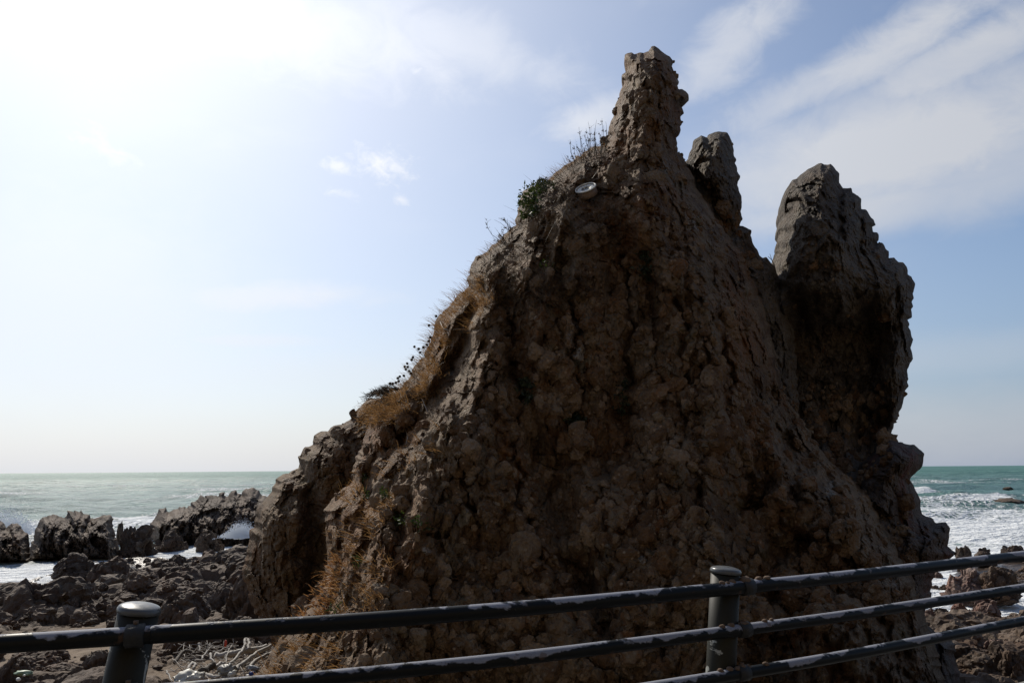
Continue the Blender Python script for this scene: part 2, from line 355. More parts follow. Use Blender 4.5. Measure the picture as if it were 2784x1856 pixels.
def rock_mass(name, poly, Y, mat, T_=3.0, R_=170, back=2.5, step=3.0, relief=None, amps=((1.05, .18), (.52, .16), (.24, .085), (.11, .038)),
              seed=1, parent=None, base=None, jag=4.2, keep=True, smooth_=False, lean=0.0, fan=None, lumpy=1.0, squash=.75):
    poly = roughen(poly, jag, 9 * step / 3, seed)
    P = np.array(poly); x0, y0 = P.min(0) - step; x1, y1 = P.max(0) + step
    gx = np.arange(x0, x1 + step, step); gy = np.arange(y0, y1 + step, step); W, H = len(gx), len(gy)
    X, Yy = np.meshgrid(gx, gy); px = X.ravel(); py = Yy.ravel()
    d, ins, nx, ny = poly_dist(px, py, poly)
    cin = ins.reshape(H, W)
    cell = (cin[:-1, :-1].astype(int) + cin[1:, :-1] + cin[:-1, 1:] + cin[1:, 1:]) >= 3
    used = np.zeros((H, W), bool); used[:-1, :-1] |= cell; used[1:, :-1] |= cell; used[:-1, 1:] |= cell; used[1:, 1:] |= cell
    full = np.zeros((H, W), bool); full[1:-1, 1:-1] = cell[:-1, :-1] & cell[1:, :-1] & cell[:-1, 1:] & cell[1:, 1:]
    edge = (used & ~full).ravel(); usedf = used.ravel()
    px = np.where(edge, nx, px); py = np.where(edge, ny, py); d = np.where(edge | ~ins, 0, d)
    idx = np.where(usedf)[0]; px, py, d, edge_ = px[idx], py[idx], d[idx], edge[idx]
    px_m = Y / F                                # metres per pixel at that distance
    t = T_ * (1 - np.exp(-d / R_)) ** 0.75
    tb = back * (1 - np.exp(-d / (R_ * 1.1))) ** 0.75
    Ym = Y + lean * (1100 - py) / 1000
    if relief is not None: rel = relief(px, py, d)
    else: rel = 0
    P0 = at(px, py, Ym - t)
    wp = P0 + 0.07 * np.stack([fbm(P0 * 2.6 + k * 17, 3, seed + k) for k in range(3)], 1) + 0.16 * np.stack([vnoise(P0 * .6 + k * 7, seed + k) for k in range(3)], 1)
    disp = 0; tone = 0; crack = 1
    for k, (sz, am) in enumerate(amps):
        f1, f2, v, c = worley(wp * np.array([1, 0.45, squash]) / sz, seed * 31 + k * 5)
        hh = [_h(c[:, 0], c[:, 1], c[:, 2], seed + k * 9 + j) for j in range(5)]; o = hh[0] * 2 - 1
        g = np.stack(hh[1:4], 1) * 2 - 1; rnd = 1 if k == 0 else smooth(hh[4], .25, .6)
        lump = np.sqrt(np.maximum(0, 1 - (f1 / .82) ** 2)) - .45; ck = np.clip((f2 - f1) / .16, 0, 1)
        disp = disp + am * (lumpy * 1.15 * rnd * lump + o * (.3, .4, .35, .25)[min(k, 3)] + (g * v).sum(1) * (1.5 - .8 * lumpy))
        tone = tone + (o * 0.5 + 0.5) * (0.35, 0.35, 0.45, 0.35)[min(k, 3)]
        if k in (1, 2): crack = np.minimum(crack, 0.6 + 0.4 * ck)
    big = min(1, amps[0][1] / .2)
    disp = disp + 0.26 * big * fbm(P0 * 0.8, 5, seed + 40, .6) + 0.07 * fbm(P0 * 5, 4, seed + 43, .65)
    pit = smooth(fbm(P0 * np.array([6, 3, 4.5]), 3, seed + 44), .22, .42); disp = disp - .08 * pit; crack = np.minimum(crack, 1 - .5 * pit)
    if fan is not None:
        ang = np.arctan2(px - fan[0], py - fan[1]); rr = np.hypot(px - fan[0], py - fan[1])
        q = np.stack([ang * fan[2] + 0.6 * fbm(P0 * 0.5, 3, seed + 60), rr / 420, ang * 0], 1)
        rg = 1 - np.abs(vnoise(q, seed + 61)) * 2; q2 = q * np.array([2.3, 1.6, 1]) + 5
        disp = disp + fan[3] * (rg + 0.5 * (1 - np.abs(vnoise(q2, seed + 62)) * 2))
    fade = smooth(d, 0, 26)
    fr = t + (disp + rel) * fade + 0.04 * fade
    fr = np.maximum(fr, 0.02 * (~edge_) - tb * 0.6 * (~edge_))
    jx = 2.4 * step / 3 * fbm(P0 * 6, 3, seed + 70); jy = 2.4 * step / 3 * fbm(P0 * 6 + 9, 3, seed + 71)
    front = at(px + jx, py + jy, Ym - fr)
    bi = np.where(~edge_)[0]
    bp = at(px[bi], py[bi], Ym[bi]); db = 0.3 * facets(bp, 0.9, seed + 5)[0] * smooth(d[bi], 0, 40)
    bp[:, 1] += tb[bi] + np.abs(db); 
    n = len(idx); fmap = -np.ones(H * W, np.int64); fmap[idx] = np.arange(n)
    bmap = fmap.copy(); bmap[idx[bi]] = n + np.arange(len(bi))
    cy, cx = np.where(cell); a = cy * W + cx; b = a + 1; c = a + W + 1; e = a + W
    fq = np.stack([fmap[a], fmap[e], fmap[c], fmap[b]], 1); bq = np.stack([bmap[a], bmap[b], bmap[c], bmap[e]], 1)
    tone = np.concatenate([tone, tone[bi]]) if not np.isscalar(tone) else np.zeros(n + len(bi))
    crack = np.concatenate([crack, crack[bi]])
    sp_ = {}
    for nm, lst in (('pale', PALE), ('ochre', OCHRE)):
        a_ = np.zeros(n)
        for q in (lst if name == 'crag' else []): a_ = np.maximum(a_, q[4] * gauss(px, py, *q[:4], 20))
        sp_[nm] = np.concatenate([a_, a_[bi]])
    o = mesh_np(name, np.concatenate([front, bp]), np.concatenate([fq, bq]), mat, base, smooth_, {'tone': tone, 'crack': crack, **sp_}, parent)
    if keep:
        g = np.full((H * W, 3), np.nan); g[idx] = front; SURF.append((x0, y0, step, W, H, g.reshape(H, W, 3)))
    return o
def surf(px, py):                             # nearest rock surface point seen at a pixel, and its normal
    best = None
    for x0, y0, st, W, H, g in SURF:
        i = int(round((px - x0) / st)); j = int(round((py - y0) / st))
        if 2 <= i < W - 2 and 2 <= j < H - 2 and not np.isnan(g[j, i, 0]):
            p = g[j, i]
            if best is None or p[1] < best[0][1]:
                a = g[j, i + 2] - g[j, i - 2]; b = g[j + 2, i] - g[j - 2, i]; n = np.cross(b, a)
                if np.isnan(n).any(): n = np.array([0, -1.0, 0])
                n = n / (np.linalg.norm(n) + 1e-9); n = n if n[1] < 0 else -n
                best = (p, n)
    return best
def gauss(px, py, cx, cy, sx, sy, rot=0):
    c, s = math.cos(math.radians(rot)), math.sin(math.radians(rot)); dx, dy = px - cx, py - cy
    return np.exp(-(((dx * c + dy * s) / sx) ** 2 + ((-dx * s + dy * c) / sy) ** 2))

PIN1 = [(1652, 386), (1655, 347), (1660, 330), (1671, 312), (1673, 286), (1684, 266), (1688, 245), (1697, 222), (1693, 202), (1706, 193), (1706, 179), (1697, 161), (1699, 148), (1706, 144), (1727, 147),
        (1738, 143), (1750, 146), (1763, 139), (1770, 127), (1778, 125), (1794, 137), (1808, 145), (1822, 155), (1830, 168), (1826, 182), (1833, 197), (1841, 210), (1847, 225), (1842, 233), (1845, 245),
        (1851, 242), (1863, 248), (1872, 258), (1873, 273), (1863, 279), (1849, 276), (1847, 286), (1855, 295), (1860, 307), (1851, 313), (1850, 322), (1855, 338), (1850, 344), (1851, 355), (1845, 368),
        (1838, 373), (1841, 388), (1842, 415), (1855, 424), (1861, 436)]
A = [(560, 2060), (640, 1880), (700, 1830), (735, 1772), (755, 1745), (775, 1720), (800, 1690), (830, 1650), (860, 1610), (880, 1570), (890, 1520), (888, 1479), (884, 1438), (885, 1380), (897, 1366),
     (915, 1344), (947, 1321), (956, 1312), (960, 1267), (974, 1235), (992, 1181), (1001, 1159), (1010, 1115), (1030, 1082), (1055, 1073), (1084, 1056), (1109, 1033), (1121, 1004), (1144, 975), (1167, 938), (1180, 901),
     (1183, 878), (1210, 843), (1233, 818), (1245, 800), (1273, 782), (1274, 736), (1285, 713), (1314, 690), (1333, 671), (1355, 655), (1379, 631), (1396, 616), (1400, 597), (1410, 562), (1419, 533),
     (1434, 512), (1465, 504), (1493, 487), (1513, 468), (1544, 445), (1579, 425), (1606, 402), (1648, 394)] + PIN1 + \
    [(1900, 520), (1950, 600), (2012, 680), (2050, 760), (2083, 852), (2110, 960), (2130, 1065), (2190, 1160), (2249, 1243), (2300, 1290), (2355, 1337), (2427, 1456), (2486, 1574), (2510, 1660), (2525, 1712), (2560, 1800), (2620, 2060)]
B = [(790, 2000), (760, 1790), (716, 1700), (676, 1625), (658, 1560), (670, 1500), (676, 1474), (679, 1438), (690, 1416), (697, 1384), (722, 1355), (740, 1335), (749, 1301), (770, 1288), (794, 1278), (811, 1272), (809, 1241), (829, 1214), (852, 1208), (855, 1183), (873, 1172), (892, 1172),
     (930, 1154), (951, 1141), (976, 1107), (1009, 1082), (1055, 1078), (1150, 1120), (1250, 1300), (1250, 2000)]
C = [(1820, 420), (1861, 441), (1873, 429), (1873, 416), (1883, 401), (1884, 386), (1896, 375), (1907, 369), (1926, 368), (1942, 360), (1956, 358), (1976, 358), (1983, 370), (1989, 384), (1994, 401), (2002, 432), (2004, 465),
     (2010, 473), (2005, 503), (2018, 549), (2015, 584), (2011, 614), (2022, 615), (2034, 622), (2041, 641), (2049, 664), (2064, 693), (2084, 698), (2099, 717), (2112, 740), (2160, 900), (2180, 1250), (2000, 1300), (1850, 1000), (1790, 650)]
D = [(2050, 900), (2095, 800), (2108, 728), (2114, 691), (2120, 645), (2122, 607), (2130, 584), (2127, 566), (2131, 534), (2139, 511), (2154, 490), (2183, 471), (2206, 455), (2233, 443), (2240, 448), (2258, 445), (2267, 455), (2282, 471), (2282, 497),
     (2292, 511), (2315, 511), (2319, 524), (2332, 532), (2342, 553), (2340, 568), (2355, 570), (2363, 582), (2376, 597), (2374, 630), (2390, 639), (2382, 662), (2403, 664), (2416, 683), (2418, 702), (2432, 700), (2441, 712), (2455, 712),
     (2466, 725), (2478, 752), (2489, 771), (2481, 798), (2478, 840), (2470, 890), (2482, 923), (2476, 946), (2482, 976), (2466, 1003), (2470, 1030), (2455, 1091), (2436, 1145), (2415, 1198), (2420, 1300), (2440, 1500), (2400, 1650), (2200, 1600), (2060, 1300), (2030, 1100)]
E = [(2360, 1250), (2417, 1196), (2443, 1200), (2474, 1208), (2485, 1206), (2499, 1218), (2512, 1233), (2508, 1263), (2490, 1285), (2474, 1302), (2485, 1321), (2501, 1355), (2507, 1397), (2539, 1411), (2545, 1422), (2558, 1420), (2572, 1418), (2583, 1436), (2581, 1463), (2576, 1483),
     (2603, 1506), (2565, 1530), (2541, 1555), (2535, 1591), (2531, 1623), (2515, 1662), (2520, 1700), (2545, 1722), (2600, 1748), (2598, 1792), (2612, 1860), (2680, 2060), (2150, 2060), (2180, 1600), (2300, 1350)]
def relA(px, py, d):
    r = 1.5 * smooth(py, 900, 1900)
    r = r + 0.8 * np.exp(-(line_dist(px, py, [(1500, 560), (1420, 800), (1330, 1050), (1180, 1300), (1060, 1560), (980, 1850)]) / 120) ** 2)
    r = r + 0.6 * np.exp(-(line_dist(px, py, [(1780, 560), (1900, 850), (1960, 1100), (1920, 1500)]) / 110) ** 2)
    r = r - 0.7 * np.exp(-(line_dist(px, py, [(1385, 830), (1400, 1000), (1440, 1180), (1500, 1320), (1540, 1480), (1640, 1700)]) / 42) ** 2)
    r = r - 0.5 * np.exp(-(line_dist(px, py, [(1640, 540), (1700, 760), (1720, 1000), (1640, 1250)]) / 55) ** 2)
    r = r - 0.45 * np.exp(-(line_dist(px, py, [(1240, 1000), (1170, 1150), (1010, 1260), (990, 1330)]) / 34) ** 2)
    r = r + 0.35 * gauss(px, py, 1255, 1150, 45, 70) + 0.3 * gauss(px, py, 1200, 1120, 30, 60)
    r = r - 0.9 * gauss(px, py, 2080, 1480, 110, 180, -15) - 0.35 * gauss(px, py, 1560, 1140, 35, 22)
    r = r + 0.5 * gauss(px, py, 2260, 1330, 80, 70, 20) + 0.3 * gauss(px, py, 2190, 1400, 60, 60)
    r = r + 0.4 * gauss(px, py, 2060, 1500, 35, 80)
    rg_ = smooth(px, 1950, 2120) * smooth(py, 950, 1100); q3 = np.stack([px / 75, py / 95, px * 0], 1)
    r = r + rg_ * (.75 * fbm(q3, 4, 83, .62) + .5 * smooth(worley(q3 * 1.4, 84)[0], .6, .2) * .6 - .35)
    r = r - .5 * np.exp(-(line_dist(px + 14 * np.sin(py / 23.), py, [(2120, 1070), (2165, 1230), (2180, 1400), (2230, 1600)]) / 26) ** 2) + .45 * gauss(px, py, 2330, 1430, 50, 60) + .4 * gauss(px, py, 2150, 1330, 38, 50)
    for ln, w_, a_ in ([(985, 1190), (970, 1290), (964, 1385)], 13, .3), ([(1072, 1235), (1045, 1290), (1028, 1345)], 14, .28), ([(1228, 1095), (1212, 1150), (1205, 1210)], 18, .4), ([(1170, 1020), (1140, 1075), (1130, 1110)], 16, .3), \
        ([(905, 1370), (897, 1420), (900, 1480)], 10, .2), ([(1270, 760), (1262, 830), (1225, 900)], 18, .3), ([(1330, 700), (1340, 800), (1300, 900)], 26, .25), ([(1500, 560), (1560, 640), (1580, 760)], 30, .25), \
        ([(1148, 1090), (1120, 1150), (1100, 1200)], 22, -.55), ([(1010, 1290), (1000, 1400), (985, 1520), (960, 1640)], 16, -.35), ([(925, 1400), (920, 1500)], 12, -.35), ([(1290, 790), (1270, 900), (1230, 1000)], 16, -.4), ([(1120, 1300), (1090, 1450), (1080, 1620)], 20, -.3), ([(1420, 600), (1400, 700)], 18, -.3):
        r = r + 1.25 * a_ * np.exp(-(line_dist(px + 9 * np.sin(py / 17.), py, ln) / w_) ** 2)
    for ln in ([(1378, 860), (1390, 980), (1384, 1090), (1402, 1210)], [(1405, 1260), (1418, 1370), (1452, 1470), (1500, 1560), (1560, 1700)], [(1698, 700), (1712, 860), (1704, 1000), (1722, 1130)], [(1850, 820), (1862, 980), (1850, 1140), (1872, 1290)], [(1560, 760), (1570, 900), (1556, 1030)], [(1640, 1330), (1630, 1450), (1655, 1600)], [(1960, 860), (1985, 1010), (1980, 1180)], [(1250, 1250), (1262, 1330), (1290, 1390)], [(1905, 1330), (1912, 1450), (1950, 1560)]):
        dl = line_dist(px + 10 * np.sin(py / 21.) + 5 * np.sin(py / 8.), py, ln); r = r - .2 * np.exp(-(dl / 8) ** 2) + .1 * np.exp(-((dl - 20) / 14) ** 2)
    q = np.stack([px / 46 + 1.3 * np.sin(py / 130), py / 150, px * 0], 1); r = r + .34 * (1 - smooth(px, 1250, 1500)) * fbm(q, 4, 81, .6)
    return r
def relB(px, py, d):
    r = -0.6 * np.exp(-(line_dist(px, py, [(811, 1272), (846, 1340), (860, 1500), (850, 1650)]) / 26) ** 2)
    return r + 0.5 * gauss(px, py, 760, 1420, 60, 160) + 0.4 * gauss(px, py, 860, 1270, 40, 50)
def relC(px, py, d):
    return 0.35 * gauss(px, py, 1950, 500, 40, 120) - 0.4 * np.exp(-(line_dist(px, py, [(1875, 470), (1925, 520), (1980, 640)]) / 20) ** 2)
def relD(px, py, d):
    q_ = np.stack([px / 60, py / 60, px * 0], 1); py = py + 45 * fbm(q_, 3, 71); px = px + 30 * fbm(q_ + 9, 3, 72)
    rec = smooth(py, 755, 930) * (1 - smooth(py, 1150, 1330)) * smooth(px, 2110, 2165) * (1 - smooth(px, 2350, 2450))
    r = -1.7 * rec + 0.5 * gauss(px, py, 2230, 640, 90, 130)
    r = r - 0.5 * np.exp(-(line_dist(px, py, [(2127, 575), (2150, 570), (2175, 555)]) / 9) ** 2)
    return r - 0.35 * np.exp(-(line_dist(px, py, [(2283, 500), (2280, 560), (2278, 660)]) / 9) ** 2) - 0.35 * np.exp(-(line_dist(px, py, [(2338, 560), (2337, 680)]) / 8) ** 2)
def relE(px, py, d): return 0.5 * gauss(px, py, 2450, 1260, 50, 60) + 0.9 * smooth(py, 1300, 1900)
base_ = np.array([1.5, 15.5, 0.0])
stack = empty('rock_stack', base_)
tag(stack, 'tall brown craggy rock stack with three jagged pinnacles rising behind the fence', 'rock')
rock_mass('crag', A, 15.0, M_CRAG, 2.6, 100, 3.0, 3.0, relA, seed=3, parent=stack, base=base_, lean=0.9, fan=(1760, -500, 26, 0.13))
rock_mass('shoulder', B, 17.6, M_CRAG, 1.3, 50, 2.0, 3.2, relB, seed=5, parent=stack, base=base_)
rock_mass('pinnacle', C, 16.8, M_GREY, 1.1, 45, 1.6, 3.0, relC, seed=6, parent=stack, base=base_, amps=((1.0, .14), (.45, .1), (.2, .05), (.1, .03)), lumpy=.4, squash=.6)
rock_mass('pinnacle', D, 17.4, M_GREY, 1.9, 65, 2.2, 3.0, relD, seed=8, parent=stack, base=base_, amps=((1.1, .17), (.5, .11), (.22, .05), (.1, .03)), lumpy=.3, squash=.5)
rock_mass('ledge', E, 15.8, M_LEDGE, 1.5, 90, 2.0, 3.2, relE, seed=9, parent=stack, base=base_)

M_STONE = rock_mat('embedded_stone', (0.07, 0.036, 0.016), (0.135, 0.077, 0.037), (0.225, 0.155, 0.095), (0.16, 0.068, 0.022), 0.0, 0.3, 1.5, .5)
def stones(parent, base, regions, seed, label):
    rg = np.random.default_rng(seed); VV = []; FF = []; TT = []; nb = 0
    prot = {}
    for sub in (2, 3):
        v, f = ico(sub); v = np.array(v); L_ = []
        for k in range(8): L_.append(v * (1 + .24 * facets(v + k * 3.3, 1.1, 400 + k)[0] + .12 * facets(v + k, .5, 420 + k)[0])[:, None])
        prot[sub] = (L_, np.array(f))
    for (x0, y0, x1, y1, n, s0) in regions:
        for k in range(n):
            x, y = rg.uniform(x0, x1), rg.uniform(y0, y1); q = surf(x, y)
            if q is None: continue
            p, nn = q
            if fbm(p[None] * 1.3, 3, 66)[0] < rg.uniform(-.6, .25): continue
            sz = min(.21, s0 * math.exp(rg.normal() * .66)); L_, f = prot[3 if sz > .085 else 2]
            v = L_[rg.integers(8)] * np.array([1, .8, rg.uniform(.7, 1.5)]) * sz
            a = rg.normal() * .5; c_, s2 = math.cos(a), math.sin(a); R = np.array([[c_, 0, s2], [0, 1, 0], [-s2, 0, c_]])
            VV.append(v @ R.T + p - nn * sz * rg.uniform(.2, .7)); FF.append(f + nb); nb += len(v); TT.append(np.full(len(v), rg.uniform(.1, 1.05)))
    o = mesh_np('embedded_stones', np.concatenate(VV), np.concatenate(FF), M_STONE, base, False, {'tone': np.concatenate(TT), 'crack': np.ones(nb)}, parent); o['kind'] = 'stuff'; o['label'] = label
stones(stack, base_, [(880, 1050, 2100, 1856, 3900, .038), (1300, 560, 2050, 1100, 1500, .036), (1650, 130, 1870, 560, 420, .045), (2000, 1050, 2470, 1700, 1300, .045), (700, 1200, 1000, 1856, 350, .035), (1900, 390, 1990, 640, 70, .022), (2150, 640, 2440, 1150, 200, .022)], 12, 'stones and cobbles set in the earthy rock face')

# ------------------------------------------------------------------ ground
SHORE = [(-60, 3), (-60, 26)] + [tuple(on_level(x, y, 0.0)[:2]) for x, y in [(-500, 1620), (-150, 1600), (0, 1606), (60, 1592), (130, 1562), (230, 1536), (300, 1520), (400, 1512), (500, 1518), (600, 1506), (690, 1498), (900, 1450), (1500, 1440),
    (2200, 1470), (2440, 1500), (2500, 1560), (2525, 1650), (2570, 1660), (2605, 1615), (2612, 1560), (2640, 1530), (2700, 1512), (2800, 1505), (3100, 1490)]] + [(60, 30), (60, 3)]
def shore_sd(X, Y):
    d, ins, _, _ = poly_dist(X, Y, SHORE); return np.where(ins, d, -d)
def hA(az0, az1, nc, y0, y1, nr):
    a = np.linspace(math.radians(az0), math.radians(az1), nc); y = y0 * (y1 / y0) ** np.linspace(0, 1, nr)
    Y_, A_ = np.meshgrid(y, a, indexing='ij'); return (np.tan(A_) * Y_).ravel(), Y_.ravel()
def gridf(nr, nc):
    j, i = np.meshgrid(np.arange(nr - 1), np.arange(nc - 1), indexing='ij'); a = (j * nc + i).ravel()
    return np.stack([a, a + 1, a + nc + 1, a + nc], 1)
def ground_z(X, Y):
    s = shore_sd(X, Y); P = np.stack([X, Y, 0 * X], 1)
    z = np.where(s > 0, np.minimum(-0.12 + s * 0.085, 0.75), np.maximum(s * 0.25, -2.0))
    sx, sy = on_level(215, 1760, 0.7)[:2]; sand = np.exp(-(((X - sx) / 3.2) ** 2 + ((Y - sy) / 3.4) ** 2))
    sx2, sy2 = on_level(560, 1830, 0.7)[:2]; sand = np.maximum(sand, np.exp(-(((X - sx2) / 2.0) ** 2 + ((Y - sy2) / 1.8) ** 2)))
    rub = np.clip(1.15 - 1.3 * sand, 0.04, 1) * (.12 + .88 * smooth(s, 0, 14)) * smooth(s, -6, 0)
    wp = P + 0.5 * np.stack([fbm(P * 0.4 + 5 * k, 3, 90 + k) for k in range(3)], 1)
    f0, c0, o0, _ = facets(wp, 3.4, 101, 1.2); f1, c1, o1, d1_ = facets(wp, 1.5, 102, 1.1); f2, c2, o2, d2_ = facets(wp, 0.6, 103); f3, c3, o3, _ = facets(wp, 0.26, 104)
    h = 0.4 * f0 + 0.2 * f1 + 0.1 * f2 + 0.04 * f3 + 0.35 * (0.6 - d1_) + 0.16 * (0.6 - d2_) - 0.1 * (1 - c1) - 0.05 * (1 - c2)
    h = h + 0.5 * np.maximum(0, fbm(P * 0.25, 3, 107)) 
    far = smooth(Y, 24, 40)
    z = z + rub * h * (0.75 + 0.35 * far) + (1 - rub) * 0.05 * fbm(P * 2, 3, 108)
    px_, py_ = on_level(2775, 1640, 0.0)[:2]
    z = z - 1.3 * np.exp(-(((X - px_) / 2.2) ** 2 + ((Y - py_) / 1.6) ** 2))
    tone = (o0 * .5 + .5) * .35 + (o1 * .5 + .5) * .35 + (o2 * .5 + .5) * .35 + (o3 * .5 + .5) * 0.2
    return z, tone, np.minimum(np.minimum(0.4 + c1, 0.5 + c2), 1), np.clip(sand * 1.3 - 0.2, 0, 1), s
NC, NR = 620, 520
X, Y = hA(-50, 50, NC, 6.4, 75, NR)
z, tone, crack, sand, s_ = ground_z(X, Y)
m, t, b = newmat('shore_ground')
Pn = t.n.new('ShaderNodeNewGeometry').outputs['Position']; sepz = t.n.new('ShaderNodeSeparateXYZ'); t.l.new(Pn, sepz.inputs[0])
n2 = t.noise(Pn, 2.6, 6, 0.62, 0.2); n3 = t.noise(Pn, 14, 5, 0.65)
c = t.mix(t.ramp(n2, 0.3, 0.7), (0.04, 0.025, 0.016), (0.088, 0.058, 0.039))
c = t.mix(t.ramp(t.math('ADD', t.attr('tone'), t.math('MULTIPLY', t.math('SUBTRACT', n3, 0.5), 1.2)), 0.4, 1.2), c, (0.15, 0.108, 0.077))
c = t.mix(t.math('MULTIPLY', t.attr('sand'), t.ramp(n2, 0.25, 0.5, 0.6, 1)), c, t.mix(n3, (0.1, 0.066, 0.037), (0.19, 0.128, 0.075)))
wet = t.ramp(sepz.outputs[2], 0.45, 0.08)
c = t.mix(t.math('MULTIPLY', wet, 0.5), c, (0.025, 0.022, 0.02))
h = t.math('ADD', t.math('MULTIPLY', n2, 0.7), t.math('MULTIPLY', n3, 0.35)); h = t.math('ADD', h, t.math('MULTIPLY', t.voro(Pn, 7), 0.3))
pset(t, b, Base_Color=c, Roughness=t.ramp(wet, 0, 1, 0.85, 0.3), Normal=t.bump(h, 0.6, 0.12), Specular_IOR_Level=0.3)
struct(mesh_np('shore', np.stack([X, Y, z], 1), gridf(NR, NC), m, None, False, {'tone': tone, 'crack': crack, 'sand': sand}))

# ------------------------------------------------------------------ sea
NC, NR = 620, 620
X, Y = hA(-52, 52, NC, 16, 30000, NR); R_ = np.hypot(X, Y)
P = np.stack([X, Y, 0 * X], 1); s_ = np.zeros(len(X)) - 200.0; near = Y < 260; s_[near] = shore_sd(X[near], Y[near]); off = -s_
def ridge(X, Y, Y0, slope, wob, wid, amp, x0, x1, seed):
    q = np.stack([X / 14, X * 0 + seed, X * 0], 1); c = Y0 + slope * X + wob * fbm(q, 3, seed)
    u = (Y - c) / wid; prof = np.where(u < 0, np.exp(-(u / 0.45) ** 2), np.exp(-(u / 1.3) ** 2))
    e = smooth(X, x0, x0 + 8) * (1 - smooth(X, x1 - 8, x1)); return amp * e * prof * (0.75 + 0.4 * vnoise(q * 2.3, seed + 3)), np.clip(e * np.exp(-((u + 0.35) / 0.9) ** 2), 0, 1)
nearm = R_ < 1500; z = np.zeros(len(X)); foam = np.zeros(len(X))
Pn_ = P[nearm]; zz = 0
for i in range(14):
    th = math.radians(random.uniform(-38, 30) + 90 + 8); L = 3.0 * 1.28 ** i; k = 2 * math.pi / L
    ph = (Pn_[:, 0] * math.cos(th) + Pn_[:, 1] * math.sin(th)) * k + 2.2 * fbm(Pn_ / (L * 2.5), 2, 200 + i) + i * 1.9
    zz = zz + 0.02 * L ** 0.74 * (1 - 2 * np.abs(np.sin(ph / 2)) ** 0.9 + 0.2) * smooth(R_[nearm], 0, L * 2)
zz = zz + 0.07 * fbm(Pn_ * 0.9, 4, 230)
calm = 0.25 + 0.75 * smooth(off[nearm], 2, 30)
zz = zz * calm * (1 - smooth(R_[nearm], 500, 1400)); z[nearm] = zz
fo = np.zeros(len(zz))
for args in [(78, .05, 5, 3.2, 1.0, 20, 120, 1), (112, .1, 8, 4.0, .7, 30, 150, 2), (165, .05, 9, 5, 1.1, 60, 260, 3), (60, -.02, 3, 2.6, .75, 18, 60, 4), (84, 0.1, 4, 3.0, 1.25, -62, -30, 5), (68, 0.05, 3, 2.2, .7, -90, -22, 6), (98, 0.05, 3, 4, .5, -120, -40, 8)]:
    a_, f_ = ridge(Pn_[:, 0], Pn_[:, 1], *args); gap = .25 + .95 * smooth(fbm(np.stack([Pn_[:, 0] / 9, Pn_[:, 1] / 25, 0 * Pn_[:, 0] + args[-1]], 1), 4, 300), -.25, .35); a_ = a_ * gap; f_ = f_ * gap
    z[nearm] += a_ * smooth(off[nearm], 0, 10); fo = np.maximum(fo, f_ * (0.0, 1.0, .7, .9, .25, .35, .8, .2)[args[-1] if args[-1] < 7 else 7])
Xn, Yn = Pn_[:, 0], Pn_[:, 1]; nf = fbm(np.stack([Xn / 7, Yn / 10, 0 * Xn], 1), 4, 250)
rightw = smooth(Xn, 5, 25); zone = np.where(Xn > 0, 1 - smooth(off[nearm], 15, 110), 1 - smooth(off[nearm], 22, 75))
fo = np.maximum(fo, zone * (0.82 + 0.5 * nf)); fo = fo + 0.25 * (1 - smooth(off[nearm], 0, 6))
fo = np.maximum(fo, 0.62 * smooth(zz + 0.14 * nf, 0.27, 0.5) * (1 - smooth(R_[nearm], 200, 700)))
foam[nearm] = np.clip(fo, 0, 1.3)
m, t, b = newmat('sea_water')
Pn = t.n.new('ShaderNodeNewGeometry').outputs['Position']
fa = t.attr('foam')
f1 = t.noise(t.map(Pn, (1, 0.55, 1)), 0.9, 8, 0.68, 0.8); f2 = t.voro(t.vmath('ADD', t.map(Pn, (1, 0.6, 1)), t.noise(Pn, 1.2, 3, 0.6, out=1)), 1.3, 'DISTANCE_TO_EDGE')
lace = t.math('ADD', t.math('MULTIPLY', f1, 0.9), t.ramp(f2, 0.0, 0.22, 0.28, 0.0))
fm = t.ramp(t.math('ADD', fa, lace), 1.08, 1.32)
far_n = t.noise(t.map(Pn, (0.25, 1.0, 1)), 0.02, 6, 0.6); mid_n = t.noise(t.map(Pn, (0.4, 1.0, 1)), 0.25, 5, 0.6)
wc = t.mix(t.ramp(t.math('MULTIPLY', t.math('ADD', far_n, mid_n), 0.5), 0.4, 0.6), (0.03, 0.11, 0.1), (0.1, 0.22, 0.19))
wc = t.mix(t.ramp(fa, 0.2, 1.1, 0, 0.55), wc, (0.2, 0.27, 0.25))
col = t.mix(fm, wc, (0.78, 0.8, 0.8))
w1 = t.noise(t.map(Pn, (0.6, 1, 1)), 0.35, 6, 0.62, 0.3); w2 = t.noise(t.map(Pn, (0.7, 1.1, 1)), 1.6, 5, 0.6, 0.3)
bh = t.math('ADD', t.math('MULTIPLY', w1, 1.0), t.math('MULTIPLY', w2, 0.3)); bh = t.math('ADD', bh, t.math('MULTIPLY', fm, 0.12))
pset(t, b, Base_Color=col, Roughness=t.math('ADD', t.ramp(t.vmath('LENGTH', Pn, out=1), 40, 900, .28, .6), t.math('MULTIPLY', fm, 0.5)), IOR=1.33, Normal=t.bump(bh, 1.0, 2.4), Specular_IOR_Level=0.3)
struct(mesh_np('sea', np.stack([X, Y, z], 1), gridf(NR, NC), m, None, True, {'foam': foam}))

